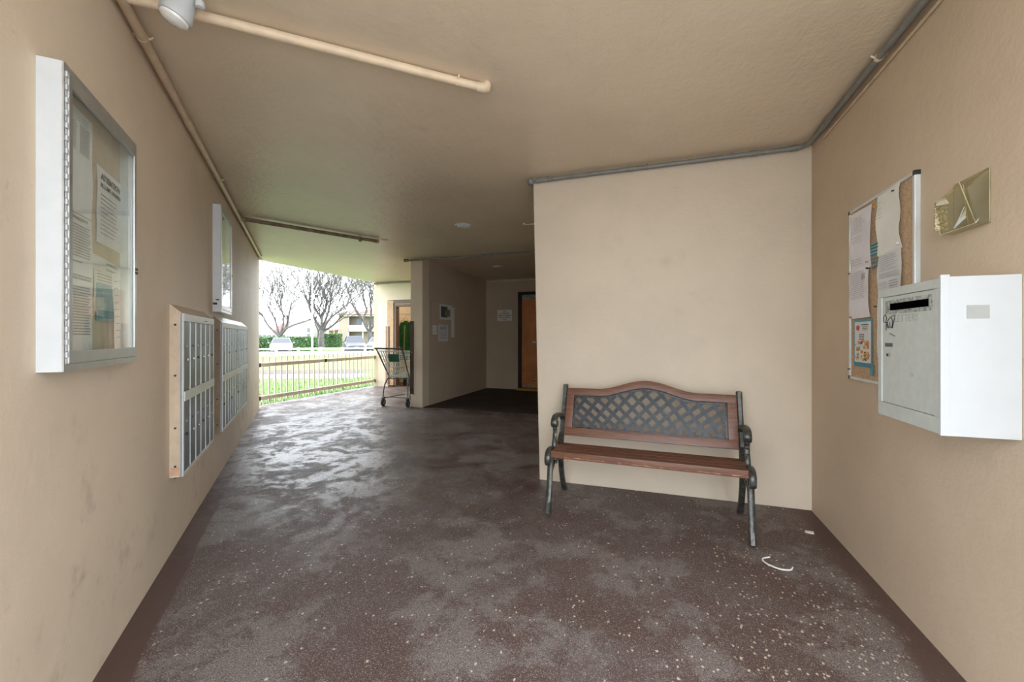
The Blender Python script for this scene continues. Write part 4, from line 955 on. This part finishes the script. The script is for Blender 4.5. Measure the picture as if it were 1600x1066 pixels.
car('white car at right end of the car park, partly behind wall', (589 - 800) / 650 * 42, 42.5, .15, M_CARW)

# ------------------------------------------------------------ hedge and shrubs (leafy clumps)
def leafy(name, label, cat, c, half, n, mat, rot=0, seed=1, size=.09):
    """a core plus many small leaf quads over a rounded box"""
    r_ = random.Random(seed); t = thing(name, label, cat, c, rot); mm = MB()
    hx, hy, hz = half
    co = MB(); co.lathe([(.0, hz * .05), (.82, hz * .1), (.9, hz), (.78, hz * 1.6), (.35, hz * 1.85), (0, hz * 1.9)], (0, 0, 0), 18)
    co.v = [(x * hx, y * hy, z) for x, y, z in co.v]; co.build('inner_growth', mat, t)
    for i in range(n):
        x, y = r_.uniform(-hx, hx), r_.uniform(-hy, hy); z = r_.uniform(0.02, 2 * hz)
        k = r_.randrange(3)
        if k == 0: x = math.copysign(hx, x) * r_.uniform(.9, 1.03)
        elif k == 1: y = math.copysign(hy, y) * r_.uniform(.9, 1.03)
        else: z = 2 * hz * r_.uniform(.92, 1.05)
        a, b2 = r_.uniform(0, 2 * PI), r_.uniform(-1, 1); s_ = size * r_.uniform(.6, 1.3)
        d1 = Vector((math.cos(a), math.sin(a), b2)).normalized() * s_; d2 = d1.orthogonal().normalized() * s_ * .6
        p = Vector((x, y, z)); o_ = len(mm.v); mm.v += [tuple(p - d1), tuple(p + d2), tuple(p + d1), tuple(p - d2)]; mm.f.append((o_, o_ + 1, o_ + 2, o_ + 3))
    me = bpy.data.meshes.new('leaves'); me.from_pydata(mm.v, [], mm.f); me.materials.append(mat); o = link('leaves', me, t); o['kind'] = 'stuff'
    return t
hc = DW((446 - 800) / 650 * 46, 46)
leafy('hedge', 'long clipped green hedge behind the white car', 'hedge', hc, (3.1, .8, .74), 6000, M_HEDGE, R(18.86), 3, .11)
leafy('shrub', 'round green shrub between the middle tree and the ochre porch', 'shrub', DW((520 - 800) / 650 * 56, 56), (.95, .8, .95), 2200, M_HEDGE, R(18.86), 4, .11)

# ------------------------------------------------------------ trees
def tree(label, lat, d, trunk, limbs, seed, leafmat, nleaf, tr=.30, px=1.3, depth=5):
    r_ = random.Random(seed); base = DW(lat, d); t = thing('bare_tree', label, 'tree', base, R(18.86), 'mostly bare trees beyond the car park')
    jit = lambda s_: r_.uniform(-s_, s_)
    tp = [(x, jit(.05), z) for x, z in trunk]
    MB().tube(bezier(tp, 4), [tr * (1.15 if i == 0 else 1 - .25 * i / (4 * (len(tp) - 1))) for i in range(4 * (len(tp) - 1) + 1)], 10).build('trunk', M_BARK, t, smooth=True)
    tw = MB(); tips = []
    def grow(p, dr, L, r0, lev):
        if lev == 0: tips.append(p); return
        pts = [p]; q = Vector(p); dd = Vector(dr)
        for i in range(3):
            dd = (dd + Vector((jit(.22), jit(.22), jit(.16) + .05))).normalized(); q = q + dd * (L / 3); pts.append(q.copy())
        tw.tube(pts, [r0, r0 * .85, r0 * .7, r0 * .55], 4 if lev < 4 else 6, cap=False); tips.append(q)
        for k in range(3 if lev > 1 else 2):
            nd = (dd + Vector((jit(.85), jit(.85), jit(.6) + .15))).normalized(); st = pts[3] if k < 2 else pts[2]
            grow(st, nd, L * r_.uniform(.62, .85), max(.012, r0 * .62), lev - 1)
    for lm in limbs:
        pts = [Vector((x, jit(.5) * min(1, i) + (i * jit(.5)), z)) for i, (x, z) in enumerate(lm)]
        pts[0].y = 0
        P = [Vector(p) for p in bezier(pts, 4)]; n = len(P); r0 = tr * .52
        MB().tube(P, [r0 * (1 - .62 * i / n) for i in range(n)], 8).build('limb', M_BARK, t, smooth=True)
        for i in range(n // 3, n):
            if True:
                dr = (P[min(i + 1, n - 1)] - P[i - 1]).normalized(); dr = (dr + Vector((jit(.9), jit(.9), jit(.5) + .35))).normalized()
                grow(P[i], dr, r_.uniform(1.5, 2.2) * px, r0 * .38, depth if i == n - 1 else depth - 1)
    o = tw.build('twigs', M_BARK, t); o['kind'] = 'stuff'
    if nleaf:
        v = []; f = []
        for i in range(nleaf):
            p = r_.choice(tips) + Vector((jit(.3), jit(.3), jit(.3))); s_ = r_.uniform(.03, .07); d1 = Vector((jit(1), jit(1), jit(1))).normalized() * s_; d2 = d1.orthogonal().normalized() * s_ * .6
            b = len(v); v += [tuple(p - d1), tuple(p + d2), tuple(p + d1), tuple(p - d2)]; f.append((b, b + 1, b + 2, b + 3))
        me = bpy.data.meshes.new('leaves'); me.from_pydata(v, [], f); me.materials.append(leafmat); o = link('leaves', me, t); o['kind'] = 'stuff'
    return t
k = 48 / 650
tree('leftmost bare tree with low spreading forked limbs behind the hedge', (437 - 800) * k, 48, [(0, 0), (.1, .9), (0, 1.75)],
     [[(0, 1.6), (-1.2, 2.9), (-2.05, 3.9), (-2.2, 4.9)], [(0, 1.6), (.35, 3.1), (-.1, 4.4), (-.3, 5.6)], [(.05, 1.6), (.75, 2.9), (1.4, 3.9), (1.5, 5.2)], [(.1, 1.7), (1.3, 2.7), (2.9, 3.6)], [(-.1, 1.8), (-.5, 3.4), (-1.0, 5.2)]], 11, M_LEAF_R, 3000, .26)
k = 50 / 650
tree('tallest middle tree with straight trunk and dense bare crown', (503 - 800) * k, 50, [(0, 0), (-.05, 1.2), (.05, 2.45)],
     [[(0, 2.3), (.2, 3.9), (.25, 5.4), (.1, 7.4)], [(.05, 2.3), (1.1, 3.6), (2.0, 4.4), (2.9, 5.6)], [(.05, 2.2), (1.2, 2.9), (2.9, 4.1)], [(-.05, 2.3), (-.6, 3.5), (-.9, 5.0), (-1.3, 6.6)], [(0, 2.4), (-.3, 4.0), (-2.0, 5.6)], [(0, 2.4), (.7, 4.6), (1.4, 6.8)]], 12, M_LEAF_G, 3500, .33)
k = 60 / 650
tree('rightmost tree with russet leaves near the white wall', (577 - 800) * k, 60, [(0, 0), (.1, 1.2), (0, 2.4)],
     [[(0, 2.2), (-.6, 3.9), (-.5, 5.6), (-.9, 7.4)], [(0, 2.2), (.9, 3.6), (1.2, 5.0), (1.1, 7.0)], [(-.2, 3.0), (-1.8, 5.2), (-2.8, 6.6)], [(.1, 2.6), (.3, 5.2), (.2, 8.0)]], 13, M_LEAF_R, 9000, .34, 1.45)
t = thing('bare_tree', 'slim leaning tree just left of the tallest middle tree', 'tree', DW((497 - 800) / 650 * 52, 52), R(18.86))
MB().tube(bezier([(0, 0, 0), (-.1, 0, 1.2), (.05, 0, 2.2), (-.4, 0, 3.4), (-.7, .2, 5.0)], 4), [.14, .13, .13, .12, .12, .11, .11, .10, .10, .09, .08, .07, .06, .05, .04, .03, .03], 8).build('trunk', M_BARK, t, smooth=True)
MB().tube(bezier([(.0, 0, 2.1), (.3, .2, 3.2), (.2, .3, 4.6)], 4), [.08, .07, .07, .06, .05, .05, .04, .03, .02], 6).build('limb', M_BARK, t, smooth=True)

# lamp post
t = thing('lamp_post', 'tall slim white lamp post between the two leftmost trees', 'lamp post', DW((488 - 800) / 650 * 42, 42), R(18.86))
MB().tube([(0, 0, 0), (0, 0, .3), (0, 0, .32), (0, 0, 8.6)], [.13, .13, .085, .06], 12).build('pole', M_VINYL, t, smooth=True)
MB().tube([(0, 0, 8.6), (.35, 0, 8.75), (.9, 0, 8.75)], .04, 8).build('arm', M_VINYL, t, smooth=True)
MB().hexa([(.7, -.15, 8.66), (1.4, -.12, 8.68), (1.4, .12, 8.68), (.7, .15, 8.66), (.7, -.12, 8.8), (1.35, -.08, 8.78), (1.35, .08, 8.78), (.7, .12, 8.8)]).build('lamp_head', M_VINYL, t)

# ------------------------------------------------------------ far buildings
def bx(parent, name, mat, x0, x1, y0, y1, z0, z1): return MB().box(x0, x1, y0, y1, z0, z1).build(name, mat, parent)
k = 75 / 650
t = thing('apartment_building', 'cream two storey apartment block with open walkways beyond the car park', 'building', DW((529 - 800) * k, 75, -.4), R(18.86))
bx(t, 'end_wall', M_STUCC, 0, 1.6, 0, 9, 0, 6.0)
bx(t, 'main_wall', M_STUCC, 1.6, 16, 1.6, 9, 0, 5.4)
bx(t, 'ground_slab', M_STUCC, 1.6, 16, 0, 1.6, 0, .2)
bx(t, 'walkway_slab', plain('salmon_soffit', (.30, .19, .14), .8), 1.6, 16, 0, 1.6, 2.55, 2.75)
bx(t, 'parapet', M_STUCW, 1.6, 16, 0, .15, 2.75, 3.75)
bx(t, 'roof_slab', M_STUCW, -.2, 16, -.3, 9.2, 5.35, 5.7)
MB().hexa([(-.3, -.5, 5.7), (16, -.5, 5.7), (16, 9.3, 5.7), (-.3, 9.3, 5.7), (1, 3.5, 6.7), (16, 3.5, 6.7), (16, 5.5, 6.7), (1, 5.5, 6.7)]).build('roof', M_ROOF, t)
for i in range(5):
    x = 2.6 + i * 2.6
    for zz in (1.1, 3.85):
        w_ = bx(t, 'window', M_STUCW, x - .06, x + 1.06, 1.54, 1.62, zz - .06, zz + 1.11); bx(w_, 'pane', M_WINDOW, x, x + 1.0, 1.50, 1.56, zz, zz + 1.05)
    bx(t, 'column', M_STUCW, x - .95, x - .75, 0, .2, .2, 5.35)
t = thing('entrance_porch', 'small ochre entrance porch left of the cream apartment block', 'porch', DW((511.5 - 800) * k, 74, -.4), R(18.86))
bx(t, 'back_wall', M_GOLD, 0, 1.7, 1.5, 1.7, 0, 2.9); bx(t, 'roof_slab', M_STUCC, -.1, 1.8, -.1, 1.8, 2.75, 3.0)
for x in (0, 1.5): bx(t, 'pillar', M_STUCC, x, x + .2, 0, .2, 0, 2.75)
bx(t, 'opening', M_DKPRINT, .45, 1.3, 1.44, 1.52, 1.2, 2.3)
t = thing('low_white_building', 'long low white building behind the hedge with a red roof end', 'building', DW((404 - 800) * k, 75, -.4), R(18.86))
bx(t, 'main_wall', M_STUCW, 4.9, 9.5, 0, 6, 0, 4.4); bx(t, 'low_wall', M_STUCW, -1.0, 4.9, 1.0, 6, 0, 2.6)
MB().hexa([(2.0, .8, 2.6), (4.9, .8, 2.6), (4.9, 6, 2.6), (2.0, 6, 2.6), (2.5, 3, 4.2), (4.4, 3, 4.2), (4.4, 4.5, 4.2), (2.5, 4.5, 4.2)]).build('red_roof', M_ROOF, t)
for i in range(6): bx(t, 'window', M_WINDOW, -.6 + i * .85, -.1 + i * .85, .93, 1.02, 1.3, 2.0)
for zz in (1.5, 2.5): bx(t, 'window', M_WINDOW, 8.8, 9.25, -.06, .02, zz, zz + .7)
